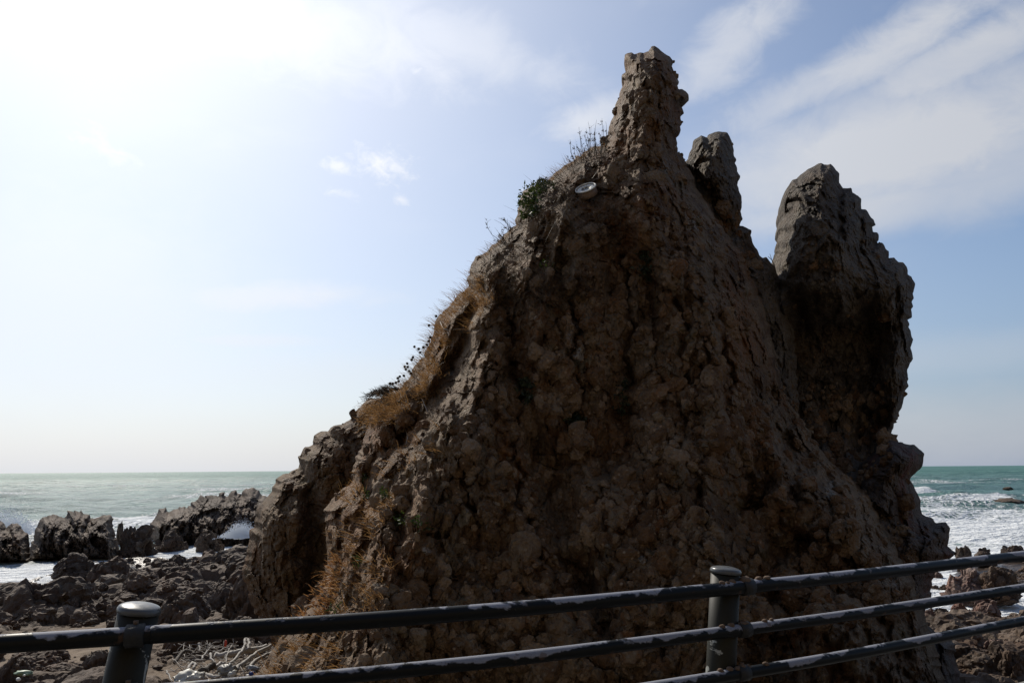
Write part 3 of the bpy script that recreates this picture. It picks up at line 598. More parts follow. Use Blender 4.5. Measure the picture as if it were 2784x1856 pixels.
# ------------------------------------------------------------------ road, sea wall, added unseen hill that blocks sky light
rail_px = [(140, 1741), (420, 1724), (700, 1705.5), (927, 1691), (1392, 1655), (1840, 1613), (2240, 1573), (2500, 1543.5), (2784, 1510)]
RZ = EYE[2] - 0.71
rail = [on_level(x, y, RZ) for x, y in rail_px]
d0 = (rail[0] - rail[2]); d0 /= np.linalg.norm(d0); d1 = rail[-1] - rail[-3]; d1 /= np.linalg.norm(d1)
rail = [rail[0] + d0 * 14, rail[0] + d0 * 5] + rail + [rail[-1] + d1 * 4, rail[-1] + d1 * 14]
rail = [np.array(p) for p in rail]
m, t, b = newmat('asphalt'); Pn = t.n.new('ShaderNodeNewGeometry').outputs['Position']; n = t.noise(Pn, 60, 4, 0.7)
pset(t, b, Base_Color=t.mix(n, (0.035, 0.035, 0.036), (0.075, 0.074, 0.07)), Roughness=0.9, Normal=t.bump(n, 0.5, 0.01)); M_ASPH = m
m, t, b = newmat('concrete'); Pn = t.n.new('ShaderNodeNewGeometry').outputs['Position']; n = t.noise(Pn, 5, 7, 0.65)
pset(t, b, Base_Color=t.mix(n, (0.16, 0.155, 0.145), (0.3, 0.29, 0.27)), Roughness=0.9, Normal=t.bump(n, 0.4, 0.02)); M_CONC = m
ROADZ = 3.3
def offset(pl, d):
    out = []
    for i, p in enumerate(pl):
        a = pl[max(i - 1, 0)]; c = pl[min(i + 1, len(pl) - 1)]; tdir = (c - a)[:2]; tdir /= np.linalg.norm(tdir); nn = np.array([-tdir[1], tdir[0]])
        out.append(p[:2] + nn * d)
    return out
o1 = offset(rail, 0.22); i1 = offset(rail, -0.1); i2 = offset(rail, -7)
mb = MB()
n_ = len(rail)
for k in range(n_ - 1):
    a0, a1 = o1[k], o1[k + 1]; b0, b1 = i1[k], i1[k + 1]; zt = ROADZ + 0.12
    v = [(a0[0], a0[1], -2), (a1[0], a1[1], -2), (a1[0], a1[1], zt), (a0[0], a0[1], zt), (b0[0], b0[1], ROADZ - .3), (b1[0], b1[1], ROADZ - .3), (b1[0], b1[1], zt), (b0[0], b0[1], zt)]
    mb.add(v, [(1, 0, 3, 2), (3, 7, 6, 2), (7, 4, 5, 6)])
struct(mb.build('sea_wall', M_CONC, smooth_=False))
mb = MB()
for k in range(n_ - 1):
    mb.add([(*i1[k], ROADZ), (*i1[k + 1], ROADZ), (*i2[k + 1], ROADZ), (*i2[k], ROADZ)], [(0, 3, 2, 1)])
struct(mb.build('road', M_ASPH, smooth_=False))
mb = MB()
for k in range(n_ - 1):
    q0, q1, r0, r1 = offset(rail, -.75)[k], offset(rail, -.75)[k + 1], offset(rail, -.9)[k], offset(rail, -.9)[k + 1]
    mb.add([(*q0, ROADZ + .004), (*q1, ROADZ + .004), (*r1, ROADZ + .004), (*r0, ROADZ + .004)], [(0, 3, 2, 1)])
struct(mb.build('road_marking', plain('white_road_paint', (0.7, 0.7, 0.68), 0.7), smooth_=False))
gx, gy = np.meshgrid(np.linspace(-70, 70, 90), np.linspace(0, 1, 40)); gx = gx.ravel(); gy = gy.ravel()
yy = -6.5 - gy * 32 + 0.25 * gx * 0.5 - 1.5; zz = ROADZ - 0.4 + 34 * gy ** 0.6 + 1.6 * fbm(np.stack([gx / 6, gy * 9, gx * 0], 1), 4, 77) * smooth(gy, 0, .1)
m = leaf_mat('blocker_hill_warm_bounce', (0.09, 0.065, 0.03), (0.22, 0.16, 0.085), 0.0, 1.0)  # warm colour chosen to bounce sunlight onto the shaded rock face
struct(mesh_np('sky_blocker_hill', np.stack([gx, yy, zz], 1), gridf(40, 90), m, None, True))  # added behind the camera to block low sky and darken the rock

# ------------------------------------------------------------------ fence
m, t, b = newmat('fence_paint')
Pn = t.n.new('ShaderNodeNewGeometry').outputs['Position']; ge = t.n.new('ShaderNodeNewGeometry'); sp = t.n.new('ShaderNodeSeparateXYZ'); t.l.new(ge.outputs['True Normal'], sp.inputs[0])
n1 = t.noise(t.map(Pn, (1, 1, 2.2)), 3.2, 5, 0.55, 0.4); n2 = t.noise(Pn, 11, 4, 0.6, 0.3); n3 = t.noise(Pn, 90, 3, 0.6)
peel = t.ramp(t.math('ADD', t.math('ADD', t.math('MULTIPLY', n1, 1.0), t.math('MULTIPLY', n2, 0.5)), t.math('MULTIPLY', t.attr('top'), 0.26)), 0.895, 0.965)
col = t.mix(n3, (0.006, 0.0065, 0.006), (0.012, 0.0125, 0.012)); col = t.mix(t.math('MULTIPLY', peel, 0.85), col, t.mix(n3, (0.2, 0.21, 0.25), (0.36, 0.37, 0.41)))
col = t.mix(t.math('MULTIPLY', t.ramp(n2, 0.63, 0.7), 0.6), col, (0.09, 0.05, 0.03))
pset(t, b, Base_Color=col, Roughness=t.ramp(peel, 0, 1, 0.42, 0.7), Specular_IOR_Level=0.16, Normal=t.bump(t.math('ADD', t.math('MULTIPLY', peel, -0.6), t.math('MULTIPLY', n2, 0.3)), 0.5, 0.004)); M_FENCE = m
m, t, b = newmat('post_paint')
Pn = t.n.new('ShaderNodeNewGeometry').outputs['Position']; n1 = t.noise(Pn, 7, 5, 0.6, 0.5); n3 = t.noise(Pn, 80, 3, 0.6)
peel = t.ramp(n1, 0.61, 0.635); col = t.mix(n3, (0.014, 0.0135, 0.009), (0.028, 0.026, 0.018)); col = t.mix(t.math('MULTIPLY', peel, 0.8), col, (0.4, 0.4, 0.36))
pset(t, b, Base_Color=col, Roughness=0.55, Specular_IOR_Level=.2, Normal=t.bump(n1, 0.2, 0.004)); M_POST = m
M_CAP = plain('cap_paint', (0.09, 0.092, 0.09), 0.35, var=.15, scale=25, bump=.05)
M_CLAMP = plain('clamp_paint', (0.02, 0.019, 0.017), .6, var=.4, scale=40, bump=.5)
M_RUST = plain('rust', (0.13, 0.085, 0.055), 0.9, var=0.5, scale=60, bump=0.8)
fence = empty('guard_fence', tuple(rail[6][:2]) + (ROADZ + .12,)); fb = np.array(fence.location)
tag(fence, 'dark metal roadside guard fence with three peeling pipe rails and domed posts', 'fence')
def dense(pl, n=8):
    out = []; L = len(pl)
    for i in range(L - 1):
        p0, p1, p2, p3 = pl[max(i - 1, 0)], pl[i], pl[i + 1], pl[min(i + 2, L - 1)]
        for k in range(n):
            u = k / n; out.append(0.5 * ((2 * p1) + (-p0 + p2) * u + (2 * p0 - 5 * p1 + 4 * p2 - p3) * u * u + (-p0 + 3 * p1 - 3 * p2 + p3) * u ** 3))
    return out + [pl[-1]]
dr = dense(rail)
for k, (dz, r) in enumerate(((0, .039), (-.242, .034), (-.484, .034))):
    mb = MB(); mb.tube([p + np.array([0, 0, dz]) for p in dr], r, 20)
    V = np.array(mb.v); cz = np.repeat([p[2] + dz for p in dr], 20); top = np.clip((V[:, 2] - cz) / r, -1, 1)
    mesh_np('rail', V, mb.f, M_FENCE, fb, True, {'top': top}, fence)
def nearest_on(pl, px, dz):
    best = None
    for p, q in zip(pl[:-1], pl[1:]):
        for u in np.linspace(0, 1, 12):
            s = p + (q - p) * u; v = s - EYE
            if v[1] < .5: continue
            X_ = 1392 + F * (v @ rt) / (v @ fwd)
            if best is None or abs(X_ - px) < best[0]: best = (abs(X_ - px), s + np.array([0, 0, dz]))
    return best[1]
POST_R = 0.088
def post(p_top, p_low):
    a = np.array(p_top); d = a - np.array(p_low); d /= np.linalg.norm(d); L = (a[2] - ROADZ - .12) / d[2]; bott = a - d * L
    mb = MB(); mb.tube([bott, bott + d * (L * .5), a - d * 0.03], POST_R, 32); po = mb.build('post', M_POST, fence, fb)
    R = Vector((0, 0, 1)).rotation_difference(Vector(d)).to_matrix(); mb = MB()
    rr = POST_R + .006; prof = [(rr, -.022), (rr, -.006), (rr - .003, -.002)] + [((rr - .003) * math.cos(u), -.002 + .022 * math.sin(u)) for u in np.linspace(0.1, 1.5, 10)]
    mb.lathe(prof, 32, a, R); mb.build('cap', M_CAP, po, fb)
def behind(px, py, Y): return at(px, py, Y)
pr = nearest_on(rail, 1968, 0); pl_ = nearest_on(rail, 360, 0)
post(behind(1973, 1547, pr[1] + .125), behind(1960, 1822, pr[1] + .125))
post(behind(380, 1650, pl_[1] + .115), behind(336, 1856, pl_[1] + .115))
for sx_, q in ((-1, rail[0] * .55 + rail[1] * .45), (1, nearest_on(rail, 2980, 0)), (-1, rail[1]), (1, rail[-1])):
    q = np.array([q[0] - .03, q[1] + .125, RZ + .09]); post(q, q - np.array([.02, 0, .8]))
for x, dz, r in ((2028, 0, .039), (2018, -.242, .034), (2006, -.484, .034), (366, 0, .039), (356, -.242, .034)):
    c = nearest_on(dr, x, dz); c2 = nearest_on(dr, x + 24, dz); d = (c2 - c) / np.linalg.norm(c2 - c); mb = MB()
    mb.tube([c - d * .04, c - d * .036, c + d * .036, c + d * .04], [r + .002, r + .011, r + .011, r + .002], 20)
    q = c + np.array([0, r + .02, 0]); mb.tube([c + np.array([-.0, r * .5, 0]), c + np.array([-.03, r + .045, 0])], .022, 10)
    cl_ = mb.build('clamp', M_CLAMP, fence, fb)
    mb = MB(); mb.tube([c + np.array([0, 0, r + .006]), c + np.array([0, 0, r + .024])], .011, 6); mb.build('bolt', M_RUST, cl_, fb)
for dz, r, xs in ((0, .039, [(1964, .011, .6), (1976, .008, .5), (1992, .013, .8), (2026, .021, .7), (2064, .013, .9), (2086, .014, .9)]), (-.242, .034, [(1958, .012, .8), (1980, .013, .8), (2010, .015, .6), (2022, .014, .6), (2074, .011, .8), (2090, .009, .9)]),
                  (-.484, .034, [(1950, .012, .8), (1974, .014, .8), (1990, .012, .7), (2008, .015, .8), (2022, .012, .7), (2070, .012, .6)])):
    for x, rr, h_ in xs:
        c = nearest_on(dr, x, dz); mb = MB(); mb.lump(c + np.array([0, -r * (1 - h_) * .8, r * (0.8 + .25 * h_)]), rr * 1.35, int(x), 2, .35, (1.25, 1, .9)); mb.build('rust_lump', M_RUST, fence, fb)

# ------------------------------------------------------------------ rocks of the shore
def boulder(label, px, py, wpx, hpx, lvl, mat=None, seed=1, depth=1.0, group=None, name='boulder', sub=5, sharp=.8, tilt=0):
    mat = mat or M_SHORE
    c = on_level(px, py, lvl); Y_ = c[1]; mpp = Y_ / F; w_, h_ = wpx * mpp / 2 * (1.18 if name == 'boulder' and px < 900 else 1), hpx * mpp
    v, f = ico(sub); v = np.array(v)
    q = v * np.array([1, depth, 1]); 
    ang, _, o, _ = facets(q * 1.0 + seed * 7.3, .95, seed, 1.0); a2, ck, o2, _ = facets(q + seed * 3.1, .42, seed + 50); a3, _, o3, _ = facets(q + seed, .17, seed + 51)
    r = 1 + (.26 * ang + .10 * a2 + .03 * a3) * sharp - .05 * (1 - ck) + .1 * fbm(q * 1.2 + seed, 2, seed)
    v = v * r[:, None]; z0 = np.where(v[:, 2] < 0, v[:, 2] * .45, v[:, 2])
    if tilt: v[:, 0] += tilt * z0
    zt = z0.max(); xw = (v[:, 0].max() - v[:, 0].min()) / 2
    V = np.stack([v[:, 0] / xw * w_, v[:, 1] * w_ * depth / xw, z0 / zt * h_], 1) + c + np.array([0, w_ * depth * .8, 0])
    base = np.array([c[0], c[1] + w_ * .8 * depth, lvl])
    o_ = mesh_np(name, V, np.array(f), mat, base, False, {'tone': (o * .25 + o2 * .25 + o3 * .2 + .5), 'crack': .5 + .5 * ck})
    return tag(o_, label, 'rock', group)
# islets and ridge: outlines
G1 = 'sea rocks off the left shore'
def islet(label, pl, Y_, seed, T_=2.6, R_=62, amps=((1.6, .4), (.8, .3), (.35, .12), (.16, .04)), group=G1, mat=None, relief=None, name='sea_rock', back=1.5, step=1.6):
    P_ = np.array(pl); c = at(P_[:, 0].mean(), P_[:, 1].max(), Y_); base = np.array([c[0], Y_, 0.0])
    relief = relief or (lambda px, py, d: 1.1 * fbm(np.stack([px / 13 + seed, py / 20, px * 0], 1), 4, seed, .6) + 1.6 * smooth(py, P_[:, 1].min(), P_[:, 1].min() + 90))
    o_ = rock_mass(name, pl, Y_, mat or M_SHORE, T_, R_, back, step, relief, amps, seed, None, base, jag=3.2, keep=False, lumpy=.5, squash=.8); return tag(o_, label, 'rock', group)
def c1(l): return [(x / 2.39, 1200 + y / 2.39) for x, y in l]
islet('broad flat-topped dark rock standing in white surf, its middle block highest', c1([(185, 700), (222, 600), (250, 530), (262, 505), (300, 490), (320, 478), (370, 475), (400, 490), (432, 480), (432, 450), (480, 455), (530, 440), (548, 470), (585, 470), (588, 495), (640, 490), (660, 480), (690, 475), (725, 482), (734, 540), (752, 610), (775, 700), (800, 800), (345, 800), (160, 800)]), 50, 21)
islet('rounded dark rock in the surf cut by the left edge of the photo', c1([(-120, 560), (-60, 500), (0, 512), (25, 530), (40, 560), (75, 530), (110, 527), (140, 560), (165, 590), (188, 630), (192, 690), (215, 800), (-120, 800)]), 48, 22)
islet('long jagged rock ridge in the sea climbing to a row of rounded knobs', c1([(978, 620), (976, 530), (1010, 490), (1030, 450), (1075, 425), (1098, 460), (1130, 440), (1180, 428), (1215, 430), (1240, 395), (1275, 385), (1300, 348), (1350, 350), (1400, 348), (1420, 355), (1440, 325), (1462, 325), (1478, 355), (1500, 325), (1530, 312), (1562, 335), (1568, 350), (1590, 310), (1635, 296), (1680, 315), (1704, 350), (1740, 360), (1800, 380), (1850, 760), (1100, 780), (970, 760), (975, 650)]), 60, 23,
      amps=((3.0, .6), (1.3, .4), (.5, .14), (.2, .04)), T_=4.0, R_=75)
def small(label, cx, y0, y1, wpx, Yl, seed, **k):
    return boulder(label, cx, y1, wpx, y1 - y0, Yl, seed=seed, **k)
small('small low dark rock awash between the two left sea rocks', 113, 1476, 1494, 36, 0.0, 31, name='sea_rock', group=G1)
small('dark split rock with an upright horn at its right, beside the flat-topped sea rock', 352, 1432, 1512, 105, 0.0, 32, name='sea_rock', group=G1, sharp=1.5)
small('thin upright dark spike beside the flat-topped sea rock', 320, 1417, 1480, 22, 0.0, 33, name='sea_rock', group=G1, sharp=.8)
small('small rounded horn of dark rock left of the jagged ridge', 377, 1431, 1490, 30, 0.0, 34, name='sea_rock', group=G1, sharp=.5)
small('square dark block just below the foot of the jagged ridge', 453, 1443, 1500, 88, 0.0, 35, name='sea_rock', group=G1)
small('pointed dark rock by the foaming gap under the ridge', 556, 1448, 1500, 72, 0.0, 36, name='sea_rock', group=G1, sharp=1.3)
G2 = 'boulders on the left shore'
Ls = [('peaked dark boulder at the edge of the foam on the left shore', 174, 1508, 1565, 95, .3, 41), ('large plain dark boulder at the left edge of the shore rocks', 62, 1592, 1722, 175, .4, 42),
      ('bulky dark boulder below the reef with a sloping flat top', 268, 1522, 1612, 105, .3, 43), ('low grey boulder in the middle of the left rubble, lit along its left edge', 420, 1551, 1622, 90, .4, 44),
      ('pale-topped grey boulder above the left post cap and right of centre of the rubble', 530, 1526, 1570, 62, .4, 45), ('slanted ribbed boulder on the slope below the shadowed shoulder', 582, 1592, 1668, 96, .7, 46),
      ('big boulder with a bright lit rim next to the foot of the rock stack', 772, 1563, 1700, 100, .8, 47), ('tall slanted slab of dark rock left of the bright-rimmed boulder', 655, 1562, 1700, 90, .8, 48),
      ('small dark cube-like boulder above the sandy patch', 200, 1620, 1680, 56, .6, 49), ('dark angular block lying on the sand beside the left post', 251, 1782, 1856, 88, .7, 50),
      ('flat shadowed block under the top rail at the left edge', 60, 1765, 1822, 140, .7, 51), ('low dark hump of rock half buried in the sand', 140, 1812, 1838, 78, .7, 52),
      ('dark boulder in the bottom left corner', 12, 1800, 1880, 90, .7, 53), ('long low boulder with pale stones at its foot above the top rail', 90, 1668, 1712, 120, .6, 54),
      ('smooth dark boulder behind the left post cap', 345, 1575, 1640, 78, .6, 55), ('broad brown boulder just right of the left post cap', 470, 1620, 1700, 130, .7, 56),
      ('ragged boulder at the waterline under the foaming gap', 640, 1488, 1550, 110, .3, 57)]
for l, cx, y0, y1, wpx, lv, sd_ in Ls: small(l, cx, y0, y1, wpx, lv, sd_, group=G2)
G3 = 'boulders on the right shore'
Rs = [('pointed grey boulder poking above the top rail beside the rock stack', 2632, 1484, 1540, 46, .2, 61, M_SHORE), ('dark low boulder above the top rail, second from the pointed grey one', 2690, 1492, 1530, 60, .2, 62, M_SHORE), ('dark boulder rising above the top rail at the right edge', 2775, 1484, 1520, 66, .2, 63, M_SHORE),
      ('long slanted brown slab between the top and middle rails at the right', 2668, 1556, 1622, 130, .3, 64, M_RED), ('tall dark boulder between the top and middle rails at the right edge', 2745, 1548, 1620, 110, .4, 65, M_SHORE),
      ('small dark rock standing in the white water beside the rock stack', 2582, 1590, 1614, 52, 0, 66, M_SHORE), ('smaller dark rock in the white water hugging the rock stack', 2548, 1592, 1610, 26, 0, 67, M_SHORE),
      ('tan rock awash just under the top rail', 2555, 1553, 1572, 24, 0, 68, M_RED), ('reddish split block below the middle rail', 2628, 1644, 1704, 70, .6, 69, M_RED), ('orange-brown block with a broken face under the middle rail', 2702, 1632, 1680, 78, .6, 70, M_RED),
      ('pinkish ridge-backed stone sitting just above the bottom rail', 2662, 1676, 1716, 90, .7, 71, M_RED), ('upright pale brown slab leaning on the foot of the rock stack', 2538, 1655, 1715, 34, .7, 72, M_RED),
      ('dark pitted boulder between the two reddish blocks and the rock stack', 2578, 1660, 1714, 60, .65, 73, M_SHORE), ('smooth grey boulder in the bottom right, broadest of all', 2672, 1776, 1838, 150, .75, 74, M_SHORE), ('tan peaked boulder behind the broad smooth one', 2726, 1746, 1800, 68, .75, 75, M_RED),
      ('dark round boulder in the bottom right corner', 2768, 1780, 1850, 80, .75, 76, M_SHORE), ('long flat boulder under the bottom rail', 2635, 1748, 1790, 110, .75, 77, M_SHORE), ('dark squared boulder right under the bottom rail near the edge', 2722, 1718, 1756, 80, .7, 78, M_SHORE)]
for l, cx, y0, y1, wpx, lv, sd_, mt in Rs: small(l, cx, y0, y1, wpx, lv, sd_, group=G3, mat=mt)
G4 = 'rocks out in the right sea'
small('small dark rock awash in the breakers nearest the rock stack', 2607, 1362, 1372, 32, 0, 81, group=G4, name='sea_rock', sub=4)
small('dark reef rock in the breakers at the right edge', 2762, 1354, 1371, 80, 0, 82, group=G4, name='sea_rock', sub=4)
small('tiny dark rock far out in the right sea', 2748, 1323, 1330, 26, 0, 83, group=G4, name='sea_rock', sub=4)

# ------------------------------------------------------------------ loose rubble between the boulders (too many to count)
protos = []
for k in range(12):
    v, f = ico(4); v = np.array(v); a1, _, _, _ = facets(v + k * 5.1, 1.0, 300 + k); a2, _, _, _ = facets(v + k * 2.3, .45, 320 + k)
    a3, _, _, _ = facets(v + k, .2, 340 + k); v = v * (1 + .22 * a1 + .1 * a2 + .035 * a3 + .2 * fbm(v * 1.5 + k, 3, k))[:, None] * np.array([1, .85, .8]); protos.append(v)
f3 = np.array(f); VV = []; FF = []; TT = []; nb = 0
cand = []
while len(cand) < 1900:
    if RNG.random() < .66: x_, y_ = RNG.uniform(-60, 760), RNG.uniform(1510, 1860)
    else: x_, y_ = RNG.uniform(2520, 2860), RNG.uniform(1505, 1860)
    cand.append(on_level(x_, y_, .5)[:2])
cand = np.array(cand); gz, _, _, sd_, ss = ground_z(cand[:, 0], cand[:, 1])
for (x_, y_), z_, sa, sh in zip(cand, gz, sd_, ss):
    if sh < 2.0 or RNG.random() < sa * .93: continue
    sz = min(.6, .05 * (1 / (RNG.random() + .05)) ** .9) * (0.7 + y_ / 45) * (1 if sa < .3 else .5)
    if sh < 8: sz = min(sz, .08 + .06 * sh)
    v = protos[RNG.integers(12)]; an = RNG.uniform(0, 6.28); c_, s2 = math.cos(an), math.sin(an)
    R = np.array([[c_, -s2, 0], [s2, c_, 0], [0, 0, 1]]); q = (v * sz * np.array([1, 1, RNG.uniform(.6, 1.2)])) @ R.T + np.array([x_, y_, z_ + sz * .15])
    VV.append(q); FF.append(f3 + nb); nb += len(q); TT.append(np.full(len(q), RNG.uniform(.3, 1.0)))
o = mesh_np('rubble', np.concatenate(VV), np.concatenate(FF), M_SHORE, None, False, {'tone': np.concatenate(TT), 'crack': np.ones(nb)})
stuff(o, 'loose dark stones and rubble covering the shore', 'rubble')

# ------------------------------------------------------------------ plants on the rock
def in_poly(x, y, poly): return poly_dist(np.array([x]), np.array([y]), poly)[1][0]
def sample(poly, n):
    P_ = np.array(poly); out = []
    xs = RNG.uniform(P_[:, 0].min(), P_[:, 0].max(), n * 4); ys = RNG.uniform(P_[:, 1].min(), P_[:, 1].max(), n * 4)
    ins = poly_dist(xs, ys, poly)[1]
    return list(zip(xs[ins], ys[ins]))[:n]
def blade(mb, p, d, L, w_, bend, seg=3, side=None):
    d = Vector(d).normalized(); p = Vector(p); side = side or d.cross(Vector((RNG.normal(), RNG.normal(), RNG.normal()))).normalized()
    v = []; q = p.copy()
    for k in range(seg + 1):
        ww = w_ * (1 - k / seg) ** .6 + .0008; v += [q - side * ww / 2, q + side * ww / 2]
        d = (d + Vector(bend) / seg).normalized(); q = q + d * (L / seg)
    mb.add(v, [(2 * k, 2 * k + 1, 2 * k + 3, 2 * k + 2) for k in range(seg)])
def cover(name, label, cat, poly, n, L, w_, mat, wind=(-.5, 0, .1), upw=.6, clump=9, droop=.5, jit=.05):
    mb = MB()
    for x_, y_ in sample(poly, n // clump):
        r_ = surf(x_, y_)
        if r_ is None: continue
        p, nn = r_
        if fbm(p[None] * 2.2, 3, 55)[0] < RNG.uniform(-.35, .22): continue
        ax = nn * .5 + np.array([0, 0, upw]) + RNG.normal(size=3) * .5 + np.array(wind); Lc = L * min(2.2, RNG.lognormal(-.15, .45))
        for k in range(clump):
            d = ax + RNG.normal(size=3) * .38
            blade(mb, p + RNG.normal(size=3) * jit * (1 if k % 3 == 0 else .4) - nn * .02, d, Lc * RNG.uniform(.35, 1.2), w_ * RNG.uniform(.6, 1.3), (wind[0] * .8 + RNG.normal() * .3, RNG.normal() * .2, -droop * RNG.random()))
    return stuff(mb.build(name, mat, smooth_=True), label, cat)
Z1 = [(1276, 742), (1275, 790), (1240, 812), (1190, 890), (1150, 985), (1115, 1040), (1050, 1080), (985, 1108), (960, 1150), (1000, 1165), (1090, 1140), (1160, 1090), (1210, 1010), (1260, 910), (1340, 850), (1345, 780)]
Z2 = [(1425, 540), (1400, 610), (1330, 690), (1290, 780), (1360, 870), (1480, 870), (1640, 790), (1710, 620), (1660, 430), (1600, 410), (1510, 480), (1460, 510)]
Z3 = [(1080, 1200), (1180, 1190), (1230, 1150), (1260, 1210), (1160, 1260), (1090, 1290), (1040, 1300)]
Z4 = [(780, 1700), (800, 1660), (850, 1600), (880, 1545), (900, 1500), (935, 1520), (920, 1610), (900, 1690), (850, 1710)]
Z5 = [(700, 1850), (765, 1735), (900, 1735), (960, 1800), (1040, 1856), (1000, 1880), (700, 1890)]
Z6 = [(885, 1500), (930, 1340), (980, 1260), (1060, 1290), (1100, 1400), (1080, 1560), (1020, 1700), (900, 1720)]
M_SCRUB = leaf_mat('dead_scrub', (0.05, 0.036, 0.024), (0.11, 0.08, 0.05), .2)
cover('dry_grass', 'brown dry grass covering the sunlit left slope of the rock stack', 'dry grass', Z1, 22000, .145, .008, M_STRAW, jit=.08)
cover('scrub', 'dark dead scrub matted over the upper left face of the rock stack', 'scrub', Z2, 6500, .22, .008, M_SCRUB, wind=(-.25, 0, 0), jit=.1)
cover('dry_grass', 'thin straw-coloured grass on the ledge halfway down the rock stack', 'dry grass', Z3, 700, .18, .007, M_STRAW)
cover('dead_leaves', 'curled orange-brown dead leaves at the lower left edge of the rock stack', 'dead leaves', Z4, 1500, .17, .03, M_BRACK, wind=(-.4, 0, .2), droop=1.2, jit=.06)
cover('dry_grass', 'dull brown grass at the foot of the rock stack below the top rail', 'dry grass', Z5, 2200, .18, .009, M_STRAW, jit=.08)
cover('dry_grass', 'sparse brown tufts scattered over the lower left face of the rock stack', 'dry grass', Z6, 4200, .15, .009, M_STRAW, jit=.05)
def skyline(pts, n, L, seedx):                # blades along the skyline
    for k in range(n):
        i = RNG.integers(len(pts) - 1); u = RNG.random(); x_ = pts[i][0] * (1 - u) + pts[i + 1][0] * u; y_ = pts[i][1] * (1 - u) + pts[i + 1][1] * u
        r_ = surf(x_ + 10, y_ + 6)
        if r_ is None: continue
        yield r_[0] + np.array([0, RNG.uniform(0, .3), 0]), x_, y_
LEFT = [(1275, 782), (1245, 800), (1210, 843), (1183, 878), (1180, 901), (1167, 938), (1144, 975), (1121, 1004), (1109, 1033), (1084, 1056)]
UPL = [(1648, 394), (1606, 402), (1579, 425), (1544, 445), (1513, 468), (1493, 487), (1465, 504)]
MIDL = [(1400, 600), (1379, 631), (1355, 655), (1333, 671), (1314, 690), (1285, 713)]
mb = MB()
for ln, n, L in ((LEFT, 420, .3), (UPL, 320, .22), (MIDL, 160, .2)):
    for p, _, _ in skyline(ln, n, L, 0): blade(mb, p, (-.75 + RNG.normal() * .4, RNG.normal() * .3, .8 + RNG.normal() * .3), L * RNG.uniform(.5, 1.5), .007, (-.3, 0, -.25))
stuff(mb.build('grass_fringe', M_STRAW), 'wiry dry grass fringing the skyline of the left slope', 'dry grass')
def stalks(mbs, mbl, p0, tip, r0, twigs, leafL, wob=.05):
    p0 = np.array(p0); tip = np.array(tip); n = 6; pts = []
    dv = tip - p0; L = np.linalg.norm(dv); side = RNG.normal(size=3) * wob * L
    for k in range(n + 1):
        u = k / n; pts.append(p0 + dv * u + side * math.sin(u * 3.1) + RNG.normal(size=3) * .012 * L)
    mbs.tube(pts, [r0 * (1 - .75 * k / n) for k in range(n + 1)], 4)
    for k in range(twigs):
        u = RNG.uniform(.25, 1); q = pts[min(n, int(u * n))]
        d = dv / L + RNG.normal(size=3) * .6; d /= np.linalg.norm(d); e = q + d * L * RNG.uniform(.06, .16); mbs.tube([q, e], [r0 * .35, r0 * .2], 3)
        if mbl is not None:
            for _ in range(2): blade(mbl, q + (e - q) * RNG.random(), RNG.normal(size=3), leafL, leafL * .55, (0, 0, 0), 2)
def plant(name, label, cat, base, fn, group=None, lname='foliage', lmat=None):
    e_ = empty(name, tuple(base)); tag(e_, label, cat, group); mbs, mbl = MB(), MB(); fn(mbs, mbl)
    if mbs.v: mbs.build('stem', M_TWIG, e_, base)
    if mbl.v: x = mbl.build(lname, lmat or M_SCRUB, e_, base)
    return e_
def edge_base(x, y, dx=12, dy=10):
    r_ = surf(x + dx, y + dy)
    return (r_[0] if r_ else at(x, y, 14.5)) + np.array([0, .15, 0])
def f_(mbs, mbl):
    for x, yb, xt, yt in [(1556, 440, 1549, 378), (1566, 436, 1560, 395), (1575, 432, 1573, 345), (1582, 428, 1577, 372), (1590, 425, 1600, 333), (1596, 420, 1592, 350), (1600, 420, 1606, 342), (1606, 418, 1622, 327), (1612, 415, 1618, 350),
                          (1618, 412, 1636, 319), (1622, 410, 1628, 355), (1628, 408, 1640, 340), (1634, 405, 1648, 331), (1640, 402, 1651, 352), (1600, 424, 1588, 360), (1612, 414, 1611, 372), (1622, 412, 1633, 366), (1585, 430, 1566, 392), (1638, 404, 1645, 372), (1548, 446, 1538, 420), (1560, 440, 1550, 412)]:
        b_ = edge_base(x, yb); stalks(mbs, mbl, b_, at(xt, yt, b_[1]), .0075, 9, .035)
plant('stalk_shrub', 'tall dark dry stalks standing left of the highest pinnacle', 'shrub', edge_base(1600, 420), f_)
def f_(mbs, mbl):
    for k in range(16):
        b_ = edge_base(1372 + RNG.uniform(-12, 14), 655 + RNG.uniform(-8, 8)); xt = 1345 + RNG.uniform(-12, 38); yt = 612 + RNG.uniform(-22, 38)
        stalks(mbs, mbl, b_, at(xt, yt, b_[1]), .007, 8, .03, .18)
plant('wiry_shrub', 'dark wiry shrub arching against the sky below the green bush', 'shrub', edge_base(1372, 655), f_)
def f_(mbs, mbl):
    for k in range(46):
        u = RNG.random(); x0 = 1086 - 45 * u; y0 = 1058 + 14 * u; b_ = edge_base(x0, y0, 14, 8)
        ex = x0 - RNG.uniform(25, 62); h = RNG.uniform(4, 24) * (1 - .3 * u); pts = []
        for k2 in range(7):
            v_ = k2 / 6; pts.append(at(x0 + (ex - x0) * v_, y0 - math.sin(v_ * 1.9) * h + 24 * v_ * v_ , b_[1]) + RNG.normal(size=3) * .012)
        mbs.tube(pts, [.008 * (1 - .7 * q / 6) for q in range(7)], 4)
        for q in range(2, 7):
            d = np.array([-.8, 0, .2]) + RNG.normal(size=3) * .35; mbs.tube([pts[q], pts[q] + d * .09], [.004, .002], 3)
            blade(mbl, pts[q], d, .07, .008, (0, 0, -.3), 2)
